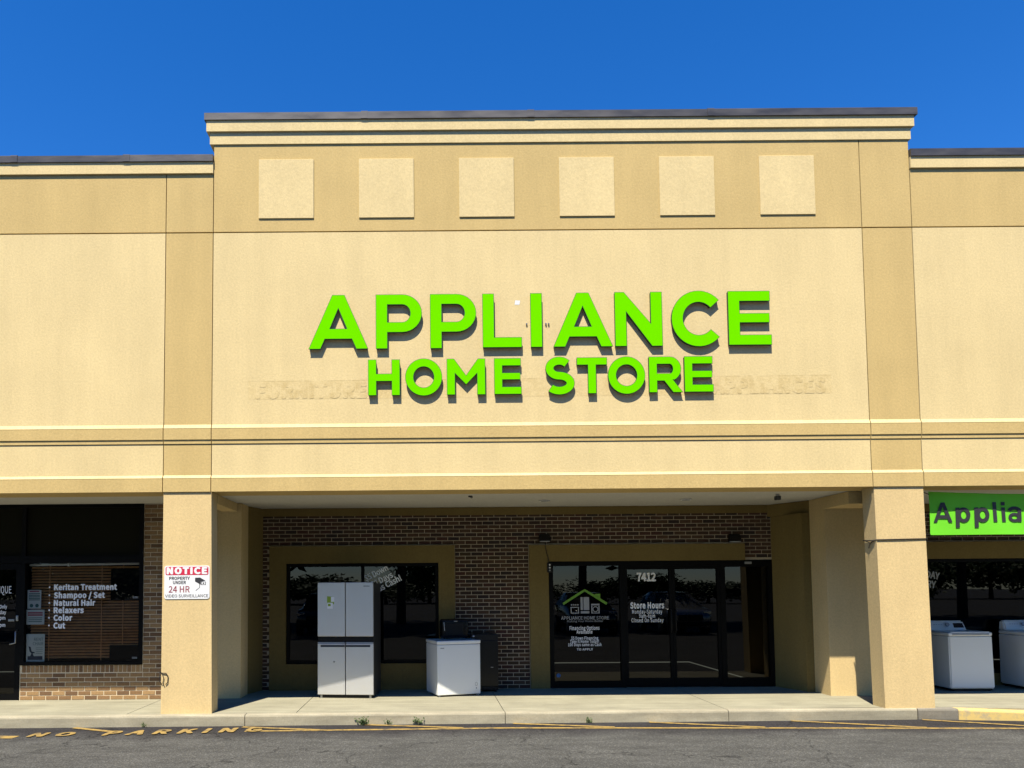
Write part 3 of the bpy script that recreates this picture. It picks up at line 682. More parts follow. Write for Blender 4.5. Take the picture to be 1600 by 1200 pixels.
part('symbol_lens', MB().poly(rrect(-3.250, -3.198, 1.828, 1.862, .006, -.0145)), 'whitepaint', ns)
part('symbol_lens', MB().poly([(-3.224 + .011 * math.cos(a * .5236), -.0150, 1.845 + .011 * math.sin(a * .5236)) for a in range(12)]), 'ink', ns)

# ------------------------------------------------------------------ lettering on the glass
def decal(name, label, items, parent=None):
    t = thing(name, label, 'window lettering', (items[0][1], items[0][6] if len(items[0]) > 6 else YB, items[0][3]))
    for it in items: pass
    return t
YG = YB + .018
hrs = thing('window_lettering', 'white vinyl 7412 and Store Hours text on the left door leaf', 'window lettering', (3.8, YG, 1.1))
part('lettering', text_mb('7412', 3.625, 3.965, 1.845, .135, YG, .022), 'white_vinyl', hrs)
part('lettering', text_mb('Store Hours', 3.505, 4.098, 1.367, .10, YG, .022, 1.05), 'white_vinyl', hrs)
part('lettering', text_mb('Monday-Saturday', 3.535, 4.06, 1.275, .066, YG, .008, 1.05), 'white_vinyl', hrs)
part('lettering', text_mb('9am-6pm', 3.655, 3.935, 1.203, .066, YG, .008, 1.05), 'white_vinyl', hrs)
part('lettering', text_mb('Closed On Sunday', 3.52, 4.08, 1.126, .066, YG, .008, 1.05), 'white_vinyl', hrs)
lg = thing('window_lettering', 'green roof logo with grey appliances and white financing text on the sidelight', 'window lettering', (2.7, YG, .65))
part('logo_roof', MB().add([(a, YG, b) for a, b in stroke([(2.335, 1.452), (2.55, 1.588), (2.715, 1.690), (2.88, 1.588), (3.10, 1.450)], .042)], [tuple(range(10))]).poly([(2.893, YG, 1.60), (2.985, YG, 1.545), (2.985, YG, 1.625), (2.893, YG, 1.625)]), 'green_vinyl', lg)
LG = MB()
def bx2(m, x0, x1, z0, z1, y=YG): m.poly([(x0, y, z0), (x1, y, z0), (x1, y, z1), (x0, y, z1)])
for k in range(4): bx2(LG, 2.470 + k * .036, 2.496 + k * .036, 1.425, 1.447)
bx2(LG, 2.465, 2.61, 1.385, 1.40); bx2(LG, 2.465, 2.61, 1.285, 1.30); bx2(LG, 2.465, 2.482, 1.30, 1.385); bx2(LG, 2.593, 2.61, 1.30, 1.385)
bx2(LG, 2.64, 2.678, 1.345, 1.57); bx2(LG, 2.692, 2.79, 1.345, 1.57); bx2(LG, 2.642, 2.79, 1.285, 1.325)
bx2(LG, 2.825, 2.97, 1.425, 1.452); bx2(LG, 2.825, 2.845, 1.285, 1.42); bx2(LG, 2.95, 2.97, 1.285, 1.42); bx2(LG, 2.845, 2.95, 1.285, 1.298)
v, f = fill2d([arc(2.8975, 1.358, .05, .05, 0, 360, 24)[:-1], arc(2.8975, 1.358, .036, .036, 0, 360, 24)[:-1]])
LG.add([(a, YG, b) for a, b in v], f)
part('logo_appliances', LG, 'grey_vinyl', lg)
part('lettering', text_mb('APPLIANCE HOME STORE', 2.297, 3.132, 1.180, .055, YG, .008), 'grey_vinyl', lg)
part('lettering', text_mb('Making Your Home Better', 2.40, 3.03, 1.135, .034, YG, .0), 'grey_vinyl', lg)
for s_, a_, b_, z_, c_ in (('Financing Options', 2.44, 2.962, 1.000, .064), ('Available', 2.56, 2.838, .935, .062), ('$5 Down Financing', 2.467, 2.936, .832, .052), ('Take It Home Today!', 2.445, 2.946, .776, .050), ('100 Days same as Cash', 2.41, 2.989, .720, .050), ('TO APPLY', 2.56, 2.84, .645, .036)):
    part('lettering', text_mb(s_, a_, b_, z_, c_, YG, .012, 1.04), 'white_vinyl', lg)
bs = MB().poly([(2.235 + .035 * math.cos(a * .3927), YG, .215 + .035 * math.sin(a * .3927)) for a in range(16)])
solo('window_sticker', bs, plain('sticker_blue', (.05, .14, .32), .6), 'small round blue sticker low on the left sidelight', 'sticker')
A5 = math.radians(27)
cs = thing('window_lettering', 'slanted white 5 dollars down cash text on the window behind the refrigerator', 'window lettering', (-.8, YG + .02, 1.7))
part('lettering', text_mb('$5 Down', -1.10, -.66, 1.875, .10, YG + .016, .015, ang=A5), 'white_vinyl', cs)
part('lettering', text_mb('100 Days', -1.05, -.57, 1.735, .10, YG + .016, .015, ang=A5), 'white_vinyl', cs)
part('lettering', text_mb('same as Cash!', -1.16, -.39, 1.545, .10, YG + .016, .015, ang=A5), 'white_vinyl', cs)
dl = thing('window_lettering', 'slanted grey DAY and RY letters on the shop window beside the right pillar', 'window lettering', (8.8, YG + .02, 1.6))
part('lettering', text_mb('DAY', 8.69, 8.93, 1.87, .115, YG + .016, .015, ang=-.17), 'grey_vinyl', dl)
part('lettering', text_mb('RY', 8.70, 8.86, 1.70, .115, YG + .016, .015, ang=-.12), 'grey_vinyl', dl)
YT = YS + .022
sv = thing('window_lettering', 'white list of hair services on the salon window', 'window lettering', (-5.6, YT, 1.1))
for s_, xr, z in (('Keritan Treatment', -5.061, 1.766), ('Shampoo / Set', -5.255, 1.636), ('Natural Hair', -5.409, 1.512), ('Relaxers', -5.593, 1.394), ('Color', -5.777, 1.272), ('Cut', -5.889, 1.148)):
    m = text_mb(s_, -6.083, xr, z, .086, YT, .024, 1.04); part('bullet', MB().poly([(-6.155 + .014 * math.cos(a * .5236), YT, z + .045 + .014 * math.sin(a * .5236)) for a in range(12)]), 'white_vinyl', sv)
    part('lettering', m, 'white_vinyl', sv)
sl_ = thing('window_lettering', 'white salon name and opening hours at the edge of the glass door', 'window lettering', (-6.85, YT, 1.2))
part('lettering', text_mb('IQUE', -6.962, -6.768, 1.718, .115, YS + .012, .004), 'white_vinyl', sl_)
for s_, x0, x1, z in (('Only', -6.955, -6.832, 1.475), ('day', -6.95, -6.845, 1.385), ('pm', -6.945, -6.855, 1.295), ('pm', -6.945, -6.855, 1.18)):
    part('lettering', text_mb(s_, x0, x1, z, .055, YS + .012, .012), 'white_vinyl', sl_)
# papers in the salon window
def paper(label, x0, x1, z0, z1, deco):
    t = thing('paper_notice', label, 'paper notice', ((x0 + x1) / 2, YS + .05, z0), group='papers in the salon window')
    part('sheet', B(x0, x1, YS + .046, YS + .049, z0, z1), 'paper', t)
    for m, mt in deco: part('print', m, mt, t)
yp = YS + .0445
def bars(x0, x1, zs, h=.014):
    m = MB()
    for z in zs: bx2(m, x0, x1, z, z + h, yp)
    return m
c1 = MB()
for cx in (-6.455, -6.365): c1.poly([(cx + .03 * math.cos(a * .5236), yp, 1.515 + .03 * math.sin(a * .5236)) for a in range(12)])
paper('printed paper notice with two round marks, topmost in the salon window', -6.522, -6.300, 1.466, 1.768, [(bars(-6.50, -6.32, [1.60, 1.625, 1.65, 1.675, 1.70]), 'teal'), (bars(-6.49, -6.33, [1.735], .02), 'darkred'), (c1, 'teal')])
paper('wide paper notice with red heading, middle one in the salon window', -6.533, -6.242, 1.208, 1.448, [(bars(-6.51, -6.27, [1.35, 1.385], .025), 'darkred'), (bars(-6.50, -6.28, [1.25, 1.28, 1.31], .012), 'teal')])
rc = text_mb('RENT', -6.40, -6.255, .945, .05, yp, .0); text_mb('CHAIR', -6.42, -6.25, .875, .05, yp, .0, mb=rc)
ch = MB().poly([(-6.49, yp, .86), (-6.455, yp, .85), (-6.435, yp, .775), (-6.39, yp, .765), (-6.385, yp, .745), (-6.44, yp, .745), (-6.47, yp, .775)]).poly([(-6.44, yp, .745), (-6.42, yp, .745), (-6.40, yp, .70), (-6.46, yp, .70)])
paper('tall RENT CHAIR poster with a chair drawing in the salon window', -6.527, -6.229, .612, 1.056, [(rc, 'teal'), (ch, 'navy'), (bars(-6.50, -6.26, [.64], .06), 'navy'), (bars(-6.37, -6.26, [.74, .77, .80, .83], .006), 'teal')])
# blind
bd = thing('window_blind', 'brown wooden slat blind inside the salon window', 'blind', (-5.6, YS + .16, .6))
part('headrail', MB().tube([(-6.52, YS + .10, 2.175), (-4.70, YS + .10, 2.185)], .018, 10), 'whitepaint', bd, smooth=True)
part('bracket', MB().rbox(-5.90, -5.86, YS + .07, YS + .11, 2.15, 2.20, .006), 'whitepaint', bd)
z = 2.13
while z > .63:
    part('slat', MB().hexa([(-6.50, YS + .112, z - .017), (-4.70, YS + .112, z - .017), (-4.70, YS + .116, z - .017), (-6.50, YS + .116, z - .017)],
                           [(-6.50, YS + .138, z + .016), (-4.70, YS + .138, z + .016), (-4.70, YS + .142, z + .016), (-6.50, YS + .142, z + .016)]), 'wood', bd)
    z -= .047
for x in (-6.2, -5.35, -5.0): part('ladder_cord', B(x, x + .012, YS + .108, YS + .112, .62, 2.16), 'wood', bd)
M['matte_black'] = plain('matte_black', (0.004, 0.004, 0.004), 0.9, 0, 0.05)
def panel(label, x0, x1, z0, z1):
    t = thing('display_panel', label, 'panel', ((x0 + x1) / 2, YS + .08, z0), group='black panels behind the salon glass')
    part('housing', MB().rbox(x0, x1, YS + .07, YS + .095, z0, z1, .008), 'matte_black', t)
    part('screen', B(x0 + .02, x1 - .02, YS + .067, YS + .069, z0 + .02, z1 - .02), 'matte_black', t)
    part('plate', B(x1 - .12, x1 - .04, YS + .065, YS + .0665, z0 + .03, z0 + .06), 'grey_vinyl', t)
panel('black rectangular panel high behind the salon glass at right', -5.185, -4.70, 1.590, 2.105)
panel('black rectangular panel low behind the salon glass at right', -5.192, -4.70, .615, .862)

# ------------------------------------------------------------------ banner, rope, wall fittings
YBN = .15
bn = thing('banner', 'bright green cloth banner with black Appliance lettering under the right fascia', 'banner', (8.6, YBN, 2.46))
def ban_y(u, v): return YBN + .012 * math.sin(u * 5 + v * 2.0) * (1 - .4 * v) + .004 * math.sin(u * 11 + 3 * v)
m = MB(); NU, NV = 60, 14; x0, x1 = 7.295, 10.6
for i in range(NU + 1):
    for j in range(NV + 1):
        u, v_ = i / NU, j / NV; sag = .045 * (1 - (2 * u - 1) ** 2) * v_
        m.v.append((x0 + u * (x1 - x0) + .015 * math.sin(3 * v_) * (1 - u), ban_y(u * 3.3, v_), 2.465 + v_ * (.635 - sag * 1.0) - .02 * u * 0))
for i in range(NU):
    for j in range(NV):
        a = i * (NV + 1) + j; m.f.append((a, a + NV + 1, a + NV + 2, a + 1))
cl = part('cloth', m, 'banner', bn, smooth=True)
def ban_letter(c, xa, xb):
    w, t, X = xb - xa, .058, .212                      # width, stroke, x-height; caps .29
    bar = lambda a, b, c_, d: [[(a, c_), (b, c_), (b, d), (a, d)]]
    def ring(x0, x1, y0, y1, tt): cx, cy, rx, ry = (x0 + x1) / 2, (y0 + y1) / 2, (x1 - x0) / 2, (y1 - y0) / 2; return [arc(cx, cy, rx, ry, 0, 360, 28)[:-1], arc(cx, cy, rx - tt, ry - tt * .85, 0, 360, 24)[:-1]]
    if c == 'A': P = [glyph('A', w, .29, t, t)]
    elif c == 'p': P = [ring(t * .35, w, -.004, X + .004, t), bar(0, t, -.078, X)]
    elif c == 'l': P = [bar(0, w, 0, .29)]
    elif c == 'i': P = [bar(0, w, 0, X), bar(0, w, .240, .29)]
    elif c == 'a': P = [ring(0, w * .92, -.004, X * .63, t * .86), bar(w - t * 1.08, w - t * .08, 0, X * .72), [stroke(arc(w * .47, X * .70, w * .40, X * .245, 165, -5, 16), t * .86)]]
    elif c == 'n': P = [bar(0, t, 0, X), bar(w - t, w, 0, X * .6), [stroke(arc(w * .5, X * .58, w * .5 - t / 2, X * .34, 180, 0, 16), t * .95)]]
    elif c == 'c': P = [[stroke(arc(w * .52, X / 2, w * .5 - t / 2, X / 2 - t * .42, 45, 315, 24), t)]]
    else: P = [[stroke(arc(w * .5, X / 2, w * .5 - t / 2, X / 2 - t * .42, 0, 318, 26), t)], bar(t * .6, w - t * .5, X * .42, X * .58)]
    m = MB()
    for k, loops in enumerate(P):
        v, f = fill2d(loops); out = []
        for a, b in v:
            X_, Z_ = xa + a, 2.648 + b; u = (X_ - x0) / (x1 - x0); out.append((X_, ban_y(u * 3.3, (Z_ - 2.465) / .6) - .009 - .0006 * k, Z_))
        m.add(out, f)
    part('letter', m, 'ink', bn)
for c, xa, xb in (('A', 7.354, 7.625), ('p', 7.671, 7.885), ('p', 7.941, 8.155), ('l', 8.211, 8.268), ('i', 8.342, 8.399), ('a', 8.444, 8.640), ('n', 8.705, 8.895), ('c', 8.945, 9.14), ('e', 9.18, 9.38)): ban_letter(c, xa, xb)
part('tie', MB().tube([(7.30, YBN, 3.06), (7.20, .13, 3.09), (7.126, .12, 3.10)], .006, 6), 'rope', bn)
part('tie', MB().tube([(7.30, YBN, 2.475), (7.22, .13, 2.47), (7.13, .12, 2.46)], .004, 6), 'rope', bn)
rp = MB().tube([(7.15, .31, 2.42), (7.142, -.012, 2.402), (6.78, -.014, 2.398), (6.425, -.014, 2.392), (6.410, .10, 2.385), (6.408, .31, 2.40)], .009, 6)
rp.tube([(6.412, .02, 2.39), (6.402, .12, 2.355), (6.408, .30, 2.402)], .007, 6).tube([(6.405, .13, 2.36), (6.395, .14, 2.31), (6.40, .16, 2.28)], .006, 6)
solo('rope', rp, 'rope', 'black rope tied around the right pillar near its top', 'rope', smooth=True)
cb = MB().tube([(-3.83, .06, .60), (-3.835, .0, .585), (-3.80, -.015, .575), (-3.745, -.016, .572), (-3.715, -.016, .53), (-3.72, -.016, .44), (-3.75, -.016, .415)], .006, 6).tube([(-3.80, -.015, .565), (-3.775, -.018, .51), (-3.79, -.016, .43), (-3.765, -.018, .40)], .005, 6).tube([(-3.835, -.0, .585), (-3.84, -.01, .46), (-3.80, -.016, .42)], .005, 6)
solo('loose_cable', cb, 'black', 'short loose black cable low on the left pillar', 'cable', smooth=True)
def wall_light(x, z, lab):
    t = thing('wall_light', lab, 'wall light', (x, YB, z), group='black wall lights above the store entrance')
    part('back_plate', MB().rbox(x - .075, x + .075, YB - .03, YB - .006, z - .065, z + .065, .006), 'black', t)
    part('hood', MB().hexa([(x - .10, YB - .16, z - .06), (x + .10, YB - .16, z - .06), (x + .09, YB - .03, z - .06), (x - .09, YB - .03, z - .06)], [(x - .085, YB - .10, z + .06), (x + .085, YB - .10, z + .06), (x + .085, YB - .03, z + .06), (x - .085, YB - .03, z + .06)]), 'black', t)
    part('lens', MB().rbox(x - .08, x + .08, YB - .15, YB - .04, z - .075, z - .061, .003), 'grey_vinyl', t)
wall_light(2.015, 2.61, 'black wall light with a hanging wire above the left end of the door surround')
wall_light(5.32, 2.58, 'black wall light above the right end of the door surround')
wr = MB().tube([(2.03, YB - .06, 2.53), (2.03, YB - .062, 2.45), (2.045, YB - .062, 2.36), (2.075, YB - .062, 2.26), (2.085, YB - .062, 2.18)], .006, 6)
solo('hanging_wire', wr, 'rope', 'thin dark wire running from the wall light down to the door frame box', 'wire', smooth=True)
db = thing('alarm_box', 'small black box with pale buttons at the top corner of the sidelight', 'box', (2.1, YB - .05, 2.0))
part('case', MB().rbox(2.055, 2.14, YB - .075, YB - .052, 2.00, 2.175, .008), 'black', db)
for z in (2.135, 2.085, 2.04): part('button', MB().tube([(2.098, YB - .076, z), (2.098, YB - .082, z)], .014, 12), 'white_vinyl' if z > 2.05 else 'grey_vinyl', db)

# ------------------------------------------------------------------ appliances
def fridge():
    t = thing('refrigerator', 'tall stainless steel four-door refrigerator on the walkway in front of the window', 'refrigerator', (-1.352, 1.40, 0), math.radians(-6.5), local=True)
    W2, H = .455, 1.85
    part('cabinet', MB().rbox(-W2 + .004, W2 - .004, .052, .70, .03, H - .012, .006), 'charcoal', t)
    part('top_hinge_cover', MB().rbox(-W2 + .02, W2 - .02, .03, .30, H - .012, H + .003, .004), 'black', t)
    for s in (-1, 1):
        a, c = (-W2, -.006) if s < 0 else (.006, W2)
        part('door', MB().rbox(a, c, 0, .05, .985, H, .007), 'steel', t)
        d = part('freezer_door', MB().rbox(a, c, 0, .05, .055, .868, .007), 'steel', t)
        part('top_trim', MB().rbox(a, c, -.001, .05, .872, .892, .004), 'grey_metal', t)
        part('handle', MB().rbox(a + .05 if s < 0 else a + .003, c - .003 if s < 0 else c - .05, -.006, .0005, .815, .848, .004), 'navy', d)
        part('handle_lip', MB().rbox(a + .04 if s < 0 else a + .003, c - .003 if s < 0 else c - .04, -.012, .0, .850, .862, .003), 'steel', d)
        part('foot', MB().tube([(s * .40, .04, 0), (s * .40, .04, .05)], .022, 12), 'grey_metal', t)
    part('middle_band', B(-W2 + .005, W2 - .005, .012, .05, .894, .984), 'blackgloss', t)
    part('kick_plate', B(-W2 + .03, W2 - .03, .03, .05, .012, .054), 'black', t)
    st = part('sticker', MB().poly([(-.300, -.0015, 1.50), (-.185, -.0015, 1.50), (-.185, -.0015, 1.62), (-.300, -.0015, 1.63)]), 'sticker_green', t)
    part('sticker_label', MB().poly([(-.235, -.003, 1.54), (-.18, -.003, 1.54), (-.18, -.003, 1.62), (-.235, -.003, 1.62)]).poly([(-.295, -.003, 1.43), (-.205, -.003, 1.43), (-.205, -.003, 1.525), (-.295, -.003, 1.525)]), 'white_vinyl', st)
    part('sticker_label', MB().poly([(-.285, -.0045, 1.47), (-.24, -.0045, 1.47), (-.24, -.0045, 1.51), (-.285, -.0045, 1.51)]), 'sticker_green', st)
    lgm = MB()
    for k in range(8): lgm.poly([(.30 + k * .0125, -.0012, 1.782), (.309 + k * .0125, -.0012, 1.782), (.309 + k * .0125, -.0012, 1.796), (.30 + k * .0125, -.0012, 1.796)])
    part('badge', lgm, 'charcoal', t)
    part('badge', MB().tube([(-.185, -.004, .58), (-.185, .0, .58)], .016, 12), 'grey_metal', t)
fridge()
def freezer():
    t = thing('chest_freezer', 'white chest freezer standing at an angle beside the refrigerator', 'freezer', (.125, 1.42, 0), math.radians(17), local=True)
    Wd, D, H = .735, .62, .895
    part('cabinet', MB().rbox(0, Wd, 0, D, .025, H - .062, .012, 3), 'white', t, smooth=False)
    part('lid', MB().rbox(-.006, Wd + .006, -.006, D + .004, H - .055, H, .012, 3), 'white', t)
    part('gasket', B(.01, Wd - .01, .008, D - .01, H - .064, H - .052), 'grey_vinyl', t)
    part('badge', MB().poly([(.05, -.0015, H - .125), (.115, -.0015, H - .125), (.115, -.0015, H - .11), (.05, -.0015, H - .11)]), 'grey_metal', t)
    v, f = fill2d([arc(Wd - .075, .185, .022, .032, 0, 360, 20)[:-1], arc(Wd - .075, .185, .016, .026, 0, 360, 20)[:-1]])
    part('dial', MB().add([(a, -.0015, b) for a, b in v], f), 'grey_metal', t)
    part('indicator', MB().poly([(Wd - .075 + .009 * math.cos(a * .5236), -.0015, .12 + .009 * math.sin(a * .5236)) for a in range(12)]), 'charcoal', t)
    for x, y in ((.04, .04), (Wd - .04, .04), (.04, D - .04), (Wd - .04, D - .04)): part('foot', MB().tube([(x, y, 0), (x, y, .03)], .02, 10), 'grey_vinyl', t)
freezer()
def oven():
    t = thing('countertop_oven', 'black countertop oven with rounded top standing on the white chest freezer', 'oven', (.440, 1.935, .897), math.radians(15), local=True)
    part('housing', MB().rbox(-.235, .235, 0, .21, .012, .33, .045, 4), 'blackgloss', t, smooth=True)
    part('trim', MB().tube([(-.205, -.006, .28), (-.20, -.006, .20), (-.195, -.006, .14)], .006, 6), 'lamp', t)
    part('badge', MB().rbox(-.03, .03, -.006, .004, .285, .30, .003), 'grey_metal', t)
    part('door', MB().rbox(-.18, .13, -.012, .006, .06, .26, .01), 'black', t)
    part('knob', MB().tube([(.175, -.012, .18), (.175, .004, .18)], .022, 16), 'black', t)
    for x in (-.19, .19):
        for y in (.04, .17): part('foot', MB().tube([(x, y, 0), (x, y, .02)], .014, 10), 'black', t)
oven()
def black_box():
    t = thing('dishwasher', 'low black appliance standing right of the white freezer against the brick', 'appliance', (.925, 1.97, 0), 0, local=True)
    part('cabinet', MB().rbox(-.225, .225, .03, .38, .03, .965, .008), 'black', t)
    part('door', MB().rbox(-.225, .225, 0, .032, .10, .86, .006), 'blackgloss', t)
    part('control_panel', MB().rbox(-.225, .225, .0, .032, .865, .965, .006), 'black', t)
    part('button', MB().rbox(-.20, -.17, -.006, .001, .925, .945, .004), 'lamp', t)
    part('badge', MB().rbox(.10, .14, -.003, .001, .41, .42, .001), 'grey_metal', t)
    for s in (-1, 1): part('foot', MB().tube([(s * .18, .05, 0), (s * .18, .05, .04)], .018, 8), 'black', t)
black_box()
def laundry(name, label, x, dryer):
    t = thing(name, label, 'washing machine' if not dryer else 'dryer', (x, 1.62, 0), math.radians(-1.5), local=True)
    Wd, D, H = .355, .70, .955
    bm = bmesh.new(); bmesh.ops.create_cube(bm, size=1)
    for v in bm.verts: v.co = Vector((v.co.x * 2 * Wd * (1.0 if v.co.z < 0 else .985), (v.co.y + .5) * D + (.012 if v.co.z > 0 and v.co.y < 0 else 0), .045 + (v.co.z + .5) * (H - .10)))
    bmesh.ops.bevel(bm, geom=list(bm.edges), offset=.018, segments=3, affect='EDGES'); m = MB(); bm.verts.index_update()
    m.add([v.co[:] for v in bm.verts], [[v.index for v in f.verts] for f in bm.faces]); bm.free()
    part('cabinet', m, 'white', t)
    part('top', MB().rbox(-Wd * .99, Wd * .99, .006, D, H - .062, H, .022, 4), 'white', t)
    if not dryer:
        part('lid', MB().rbox(-Wd + .05, Wd - .05, .012, D - .16, H - .004, H + .012, .006), 'white', t)
        part('lid_grip', MB().rbox(-Wd + .06, Wd - .06, .001, .012, H - .045, H - .012, .005), 'grey_vinyl', t)
    # rear console: sloping face, rounded ends
    co = MB().hexa([(-Wd + .01, D - .17, H - .01), (Wd - .05, D - .17, H - .01), (Wd - .05, D, H - .01), (-Wd + .01, D, H - .01)], [(-Wd + .03, D - .09, H + .165), (Wd - .085, D - .09, H + .165), (Wd - .07, D, H + .165), (-Wd + .02, D, H + .165)])
    bm = bmesh.new(); 
    vs = [bm.verts.new(v) for v in co.v]; [bm.faces.new([vs[i] for i in f]) for f in co.f]
    bmesh.ops.bevel(bm, geom=list(bm.edges), offset=.022, segments=3, affect='EDGES'); bm.verts.index_update(); m = MB().add([v.co[:] for v in bm.verts], [[v.index for v in f.verts] for f in bm.faces]); bm.free()
    cn = part('console', m, 'white', t)
    def onc(px, pz): return (px, D - .17 + .08 * (pz - H + .01) / .175 - .004, pz)     # on the sloping face
    kx_ = -.02; p = onc(kx_, H + .095); part('knob', MB().tube([p, (p[0], p[1] - .03, p[2] + .013)], [.036, .030], 20), 'grey_metal', cn)
    part('knob_ring', MB().tube([(p[0], p[1] + .001, p[2]), (p[0], p[1] - .006, p[2] + .003)], .045, 20), 'whitepaint', cn)
    part('display', MB().poly([onc(.09, H + .05), onc(.26, H + .05), onc(.25, H + .125), onc(.09, H + .125)]), 'blackgloss', cn)
    for k in range(4): part('label_strip', MB().poly([onc(-.24 + k * .04, H + .10), onc(-.215 + k * .04, H + .10), onc(-.215 + k * .04, H + .107), onc(-.24 + k * .04, H + .107)]), 'grey_vinyl', cn)
    part('sticker', MB().poly([((-.31 if dryer else .28), .0145, H - .155), ((-.31 if dryer else .28) + .03, .0145, H - .155), ((-.31 if dryer else .28) + .03, .0145, H - .105), ((-.31 if dryer else .28), .0145, H - .105)]), 'charcoal', t)
    part('kick', B(-Wd + .03, Wd - .03, .03, D - .03, .01, .05), 'black', t)
    if dryer:
        d = part('door', MB().rbox(-.235, .235, -.012, .012, .33, .86, .03, 4), 'white', t)
        part('door_groove', MB().rbox(-.205, .205, -.0145, -.010, .36, .83, .004), 'grey_vinyl', d)
        part('door_inner', MB().rbox(-.192, .192, -.018, -.010, .373, .817, .006), 'white', d)
    for sx in (-1, 1):
        for sy in (.06, D - .06): part('foot', MB().tube([(sx * .29, sy, 0), (sx * .29, sy, .05)], .022, 10), 'black', t)
laundry('washing_machine', 'white top-loading washing machine beside the right pillar', 8.85, False)
laundry('clothes_dryer', 'white dryer with square front door at the right edge', 10.15, True)

# ------------------------------------------------------------------ weeds along the kerb
def weed(x, label, size, n, seed):
    rnd = random.Random(seed); y = ky(x) - .035; m = MB()
    for k in range(n):
        a = rnd.uniform(0, 6.28); lean = rnd.uniform(.1, .9); L = size * rnd.uniform(.45, 1.0); bx_, by_ = x + rnd.uniform(-.05, .05) * size / .12, y + rnd.uniform(-.012, .012)
        tip = Vector((bx_ + math.cos(a) * L * lean, by_ + min(.012, math.sin(a) * L * lean * .5), GZ + L * (1.1 - .5 * lean)))
        base = Vector((bx_, by_, GZ)); m.tube([base, (base + tip) / 2 + Vector((0, 0, .012)), tip], [.0022, .0018, .001], 4)
        for j in range(5):
            c = base.lerp(tip, .3 + .17 * j); d = Vector((rnd.uniform(-1, 1), rnd.uniform(-1, .5), rnd.uniform(-.2, .8))).normalized(); q = d.orthogonal().normalized(); l = size * rnd.uniform(.13, .26); wd = l * .34
            m.add([c, c + d * l * .5 + q * wd, c + d * l, c + d * l * .5 - q * wd], [(0, 1, 2, 3)])
    solo('weed', m, 'leaf', label, 'weed', group='weeds growing along the kerb')
weed(-.93, 'largest leafy weed at the kerb below the refrigerator', .145, 18, 1)
weed(-.57, 'middle of the three weeds at the kerb below refrigerator and freezer', .11, 10, 2)
weed(-.19, 'upright weed at the kerb below the left edge of the freezer', .155, 8, 3)
weed(2.22, 'low flat weed at the kerb below the store entrance', .095, 13, 4)
weed(-3.98, 'tiny dry weed at the kerb below the left pillar', .08, 9, 5)

# ------------------------------------------------------------------ what stands behind the camera and shows in the glass, plus trees added to screen the porch from sky
def tree(x, y, h, r, seed, leaf=1.0):
    rnd = random.Random(seed); t = thing('leafy_tree', 'unseen leafy tree across the parking lot, mirrored dark in the shop glass and screening low sky', 'tree', (x, y, GZ), group='trees across the parking lot', local=True)
    tr = MB().tube([(0, 0, 0), (.05, 0, h * .3), (-.1, .05, h * .62)], [.26, .2, .09], 8)
    for k in range(6):
        a = k * 1.05 + rnd.random(); tr.tube([(0, 0, h * (.28 + .05 * k)), (math.cos(a) * r * .4, math.sin(a) * r * .4, h * (.45 + .05 * k)), (math.cos(a) * r * .75, math.sin(a) * r * .75, h * (.55 + .06 * k))], [.09, .06, .02], 6)
    part('trunk', tr, 'bark', t)
    m = MB(); cl_ = [(rnd.uniform(-.7, .7) * r, rnd.uniform(-.7, .7) * r, h * rnd.uniform(.36, .88), rnd.uniform(.28, .48) * r) for _ in range(26)]
    for k in range(int(1500 * (r / 2.6) ** 1.25)):
        cx, cy, cz, cr = rnd.choice(cl_); d = Vector((rnd.gauss(0, 1), rnd.gauss(0, 1), rnd.gauss(0, .8))).normalized() * cr * rnd.uniform(.5, 1.05)
        c = Vector((cx, cy, cz)) + d; u = Vector((rnd.gauss(0, 1), rnd.gauss(0, 1), rnd.gauss(0, 1))).normalized(); w = u.orthogonal().normalized(); s = rnd.uniform(.22, .42) * h / 12 * leaf
        m.add([c - u * s, c + w * s * .5, c + u * s, c - w * s * .5], [(0, 1, 2, 3)])
    part('crown', m, 'leaf', t)
    return t
for k, (x, y, h, r) in enumerate([(-33, -27, 15, 7), (-22, -25, 15.5, 7), (-11.5, -26, 15, 6.5), (-1.5, -25, 16, 6.5), (8.5, -26, 15, 6.5), (18.5, -25, 16, 6.5), (29, -26, 15.5, 7), (40, -27, 15, 7)]): tree(x, y, h, r, 40 + k)  # near row: added out of view, sized to block sky light into the porch
far = [tree(-60, -76, 5.0, 4.6, 90, 2.3), tree(-53, -78, 6.2, 4.8, 91, 2.3), tree(-46, -75, 4.4, 4.4, 92, 2.3)]
for k in range(22):
    src = far[k % 3]; o = src.copy(); COL.objects.link(o); o.location = (-39 + 6.6 * k + random.uniform(-1, 1), -76 + random.uniform(-3, 3), GZ); o.rotation_euler.z = random.uniform(0, 6); ORG[o.name] = Vector((0, 0, 0))
    if any(a - 4 < o.location.x < b + 4 for a, b in ((-15, -8), (15, 22), (25, 28), (36, 40))): o.scale.z = .5
    for c in list(src.children):
        q = c.copy(); COL.objects.link(q); q.parent = o
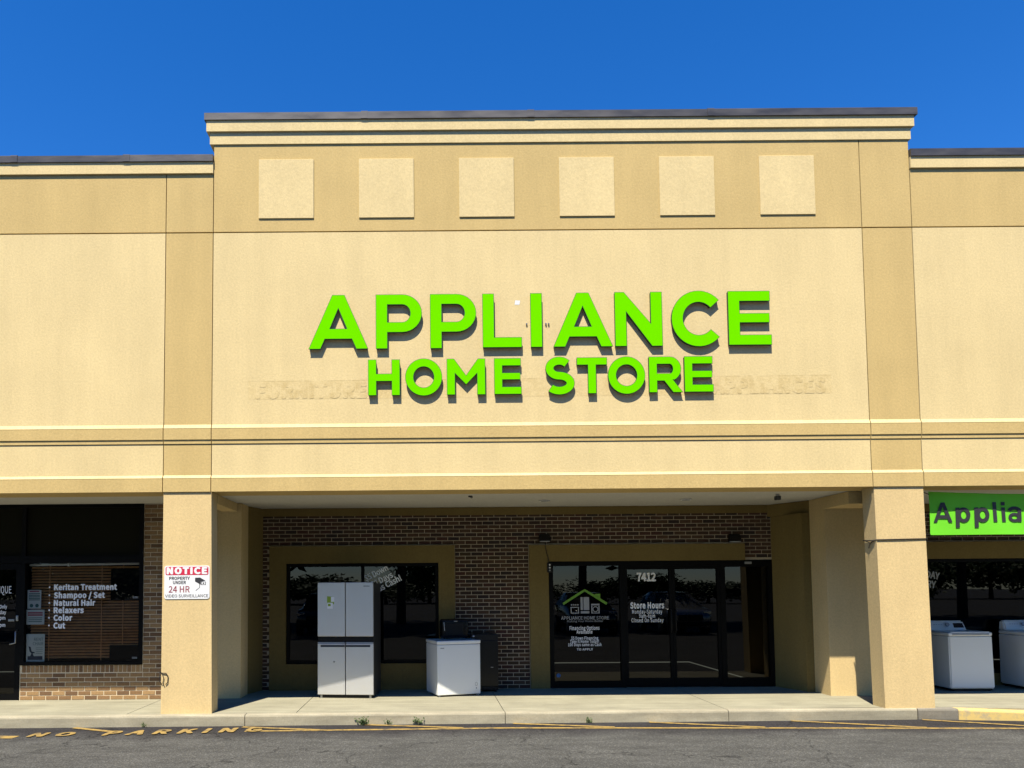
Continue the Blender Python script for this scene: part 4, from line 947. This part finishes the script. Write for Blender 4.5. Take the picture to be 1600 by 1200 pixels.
def car(x, y, rz, paint, label):
    t = thing('parked_car', label, 'car', (x, y, GZ), rz, group='cars parked behind the photographer', local=True)
    # lengthwise stations: (y, half width low, half width top, z sill, z shoulder, z roof, half width roof)
    st = [(-2.3, .72, .70, .42, .80, .82, .60), (-2.15, .88, .84, .30, .98, 1.0, .66), (-1.3, .93, .90, .26, 1.06, 1.09, .72), (-.75, .94, .91, .26, 1.08, 1.45, .68), (-.2, .94, .92, .26, 1.10, 1.68, .64), (1.0, .94, .92, .26, 1.12, 1.70, .64), (1.8, .93, .90, .28, 1.12, 1.55, .62), (2.2, .88, .84, .36, 1.05, 1.12, .62)]
    m = MB(); n = 8
    for (yy, wl, wt, zs, zh, zr, wr) in st: m.v += [(-wl * .9, yy, zs), (-wl, yy, (zs + zh) / 2), (-wt, yy, zh), (-wr, yy, zr), (wr, yy, zr), (wt, yy, zh), (wl, yy, (zs + zh) / 2), (wl * .9, yy, zs)]
    for i in range(len(st) - 1):
        for j in range(n): m.f.append((i*n + j, i*n + (j+1) % n, (i+1)*n + (j+1) % n, (i+1)*n + j))
    m.f.append(tuple(range(n))); m.f.append(tuple((len(st) - 1) * n + j for j in range(n - 1, -1, -1)))
    part('body', m, paint, t, smooth=True, fix=True)
    part('windscreen', MB().poly([(-.78, -1.18, 1.125), (.78, -1.18, 1.125), (.62, -.26, 1.675), (-.62, -.26, 1.675)]), 'blackgloss', t)
    for s in (-1, 1):
        part('side_window', MB().poly([(s * .915, -.6, 1.16), (s * .925, 1.6, 1.17), (s * .70, 1.5, 1.54), (s * .70, -.15, 1.60)]), 'blackgloss', t)
        part('headlight', MB().rbox(s * .70 - .17, s * .70 + .17, -2.26, -2.0, .80, .96, .03), 'lamp', t)
        for yy in (-1.45, 1.4):
            w = part('wheel', MB().tube([(s * .76, yy, .36), (s * .965, yy, .36)], .36, 24), 'tyre', t); part('rim', MB().tube([(s * .96, yy, .36), (s * .975, yy, .36)], .23, 18), 'grey_metal', w)
    part('grille', MB().rbox(-.48, .48, -2.345, -2.2, .55, .80, .02), 'black', t); part('bumper', MB().rbox(-.82, .82, -2.36, -2.1, .36, .53, .05), 'black', t)
car(6.6, -16.5, math.pi, 'carpaint', 'black sport utility vehicle parked behind the photographer, mirrored in the glass')
car(10.4, -16.8, math.pi, 'carpaint2', 'silver sport utility vehicle parked behind the photographer, mirrored in the glass')
car(-4.5, -17.5, math.pi, 'carpaint', 'black vehicle parked farthest left behind the photographer')
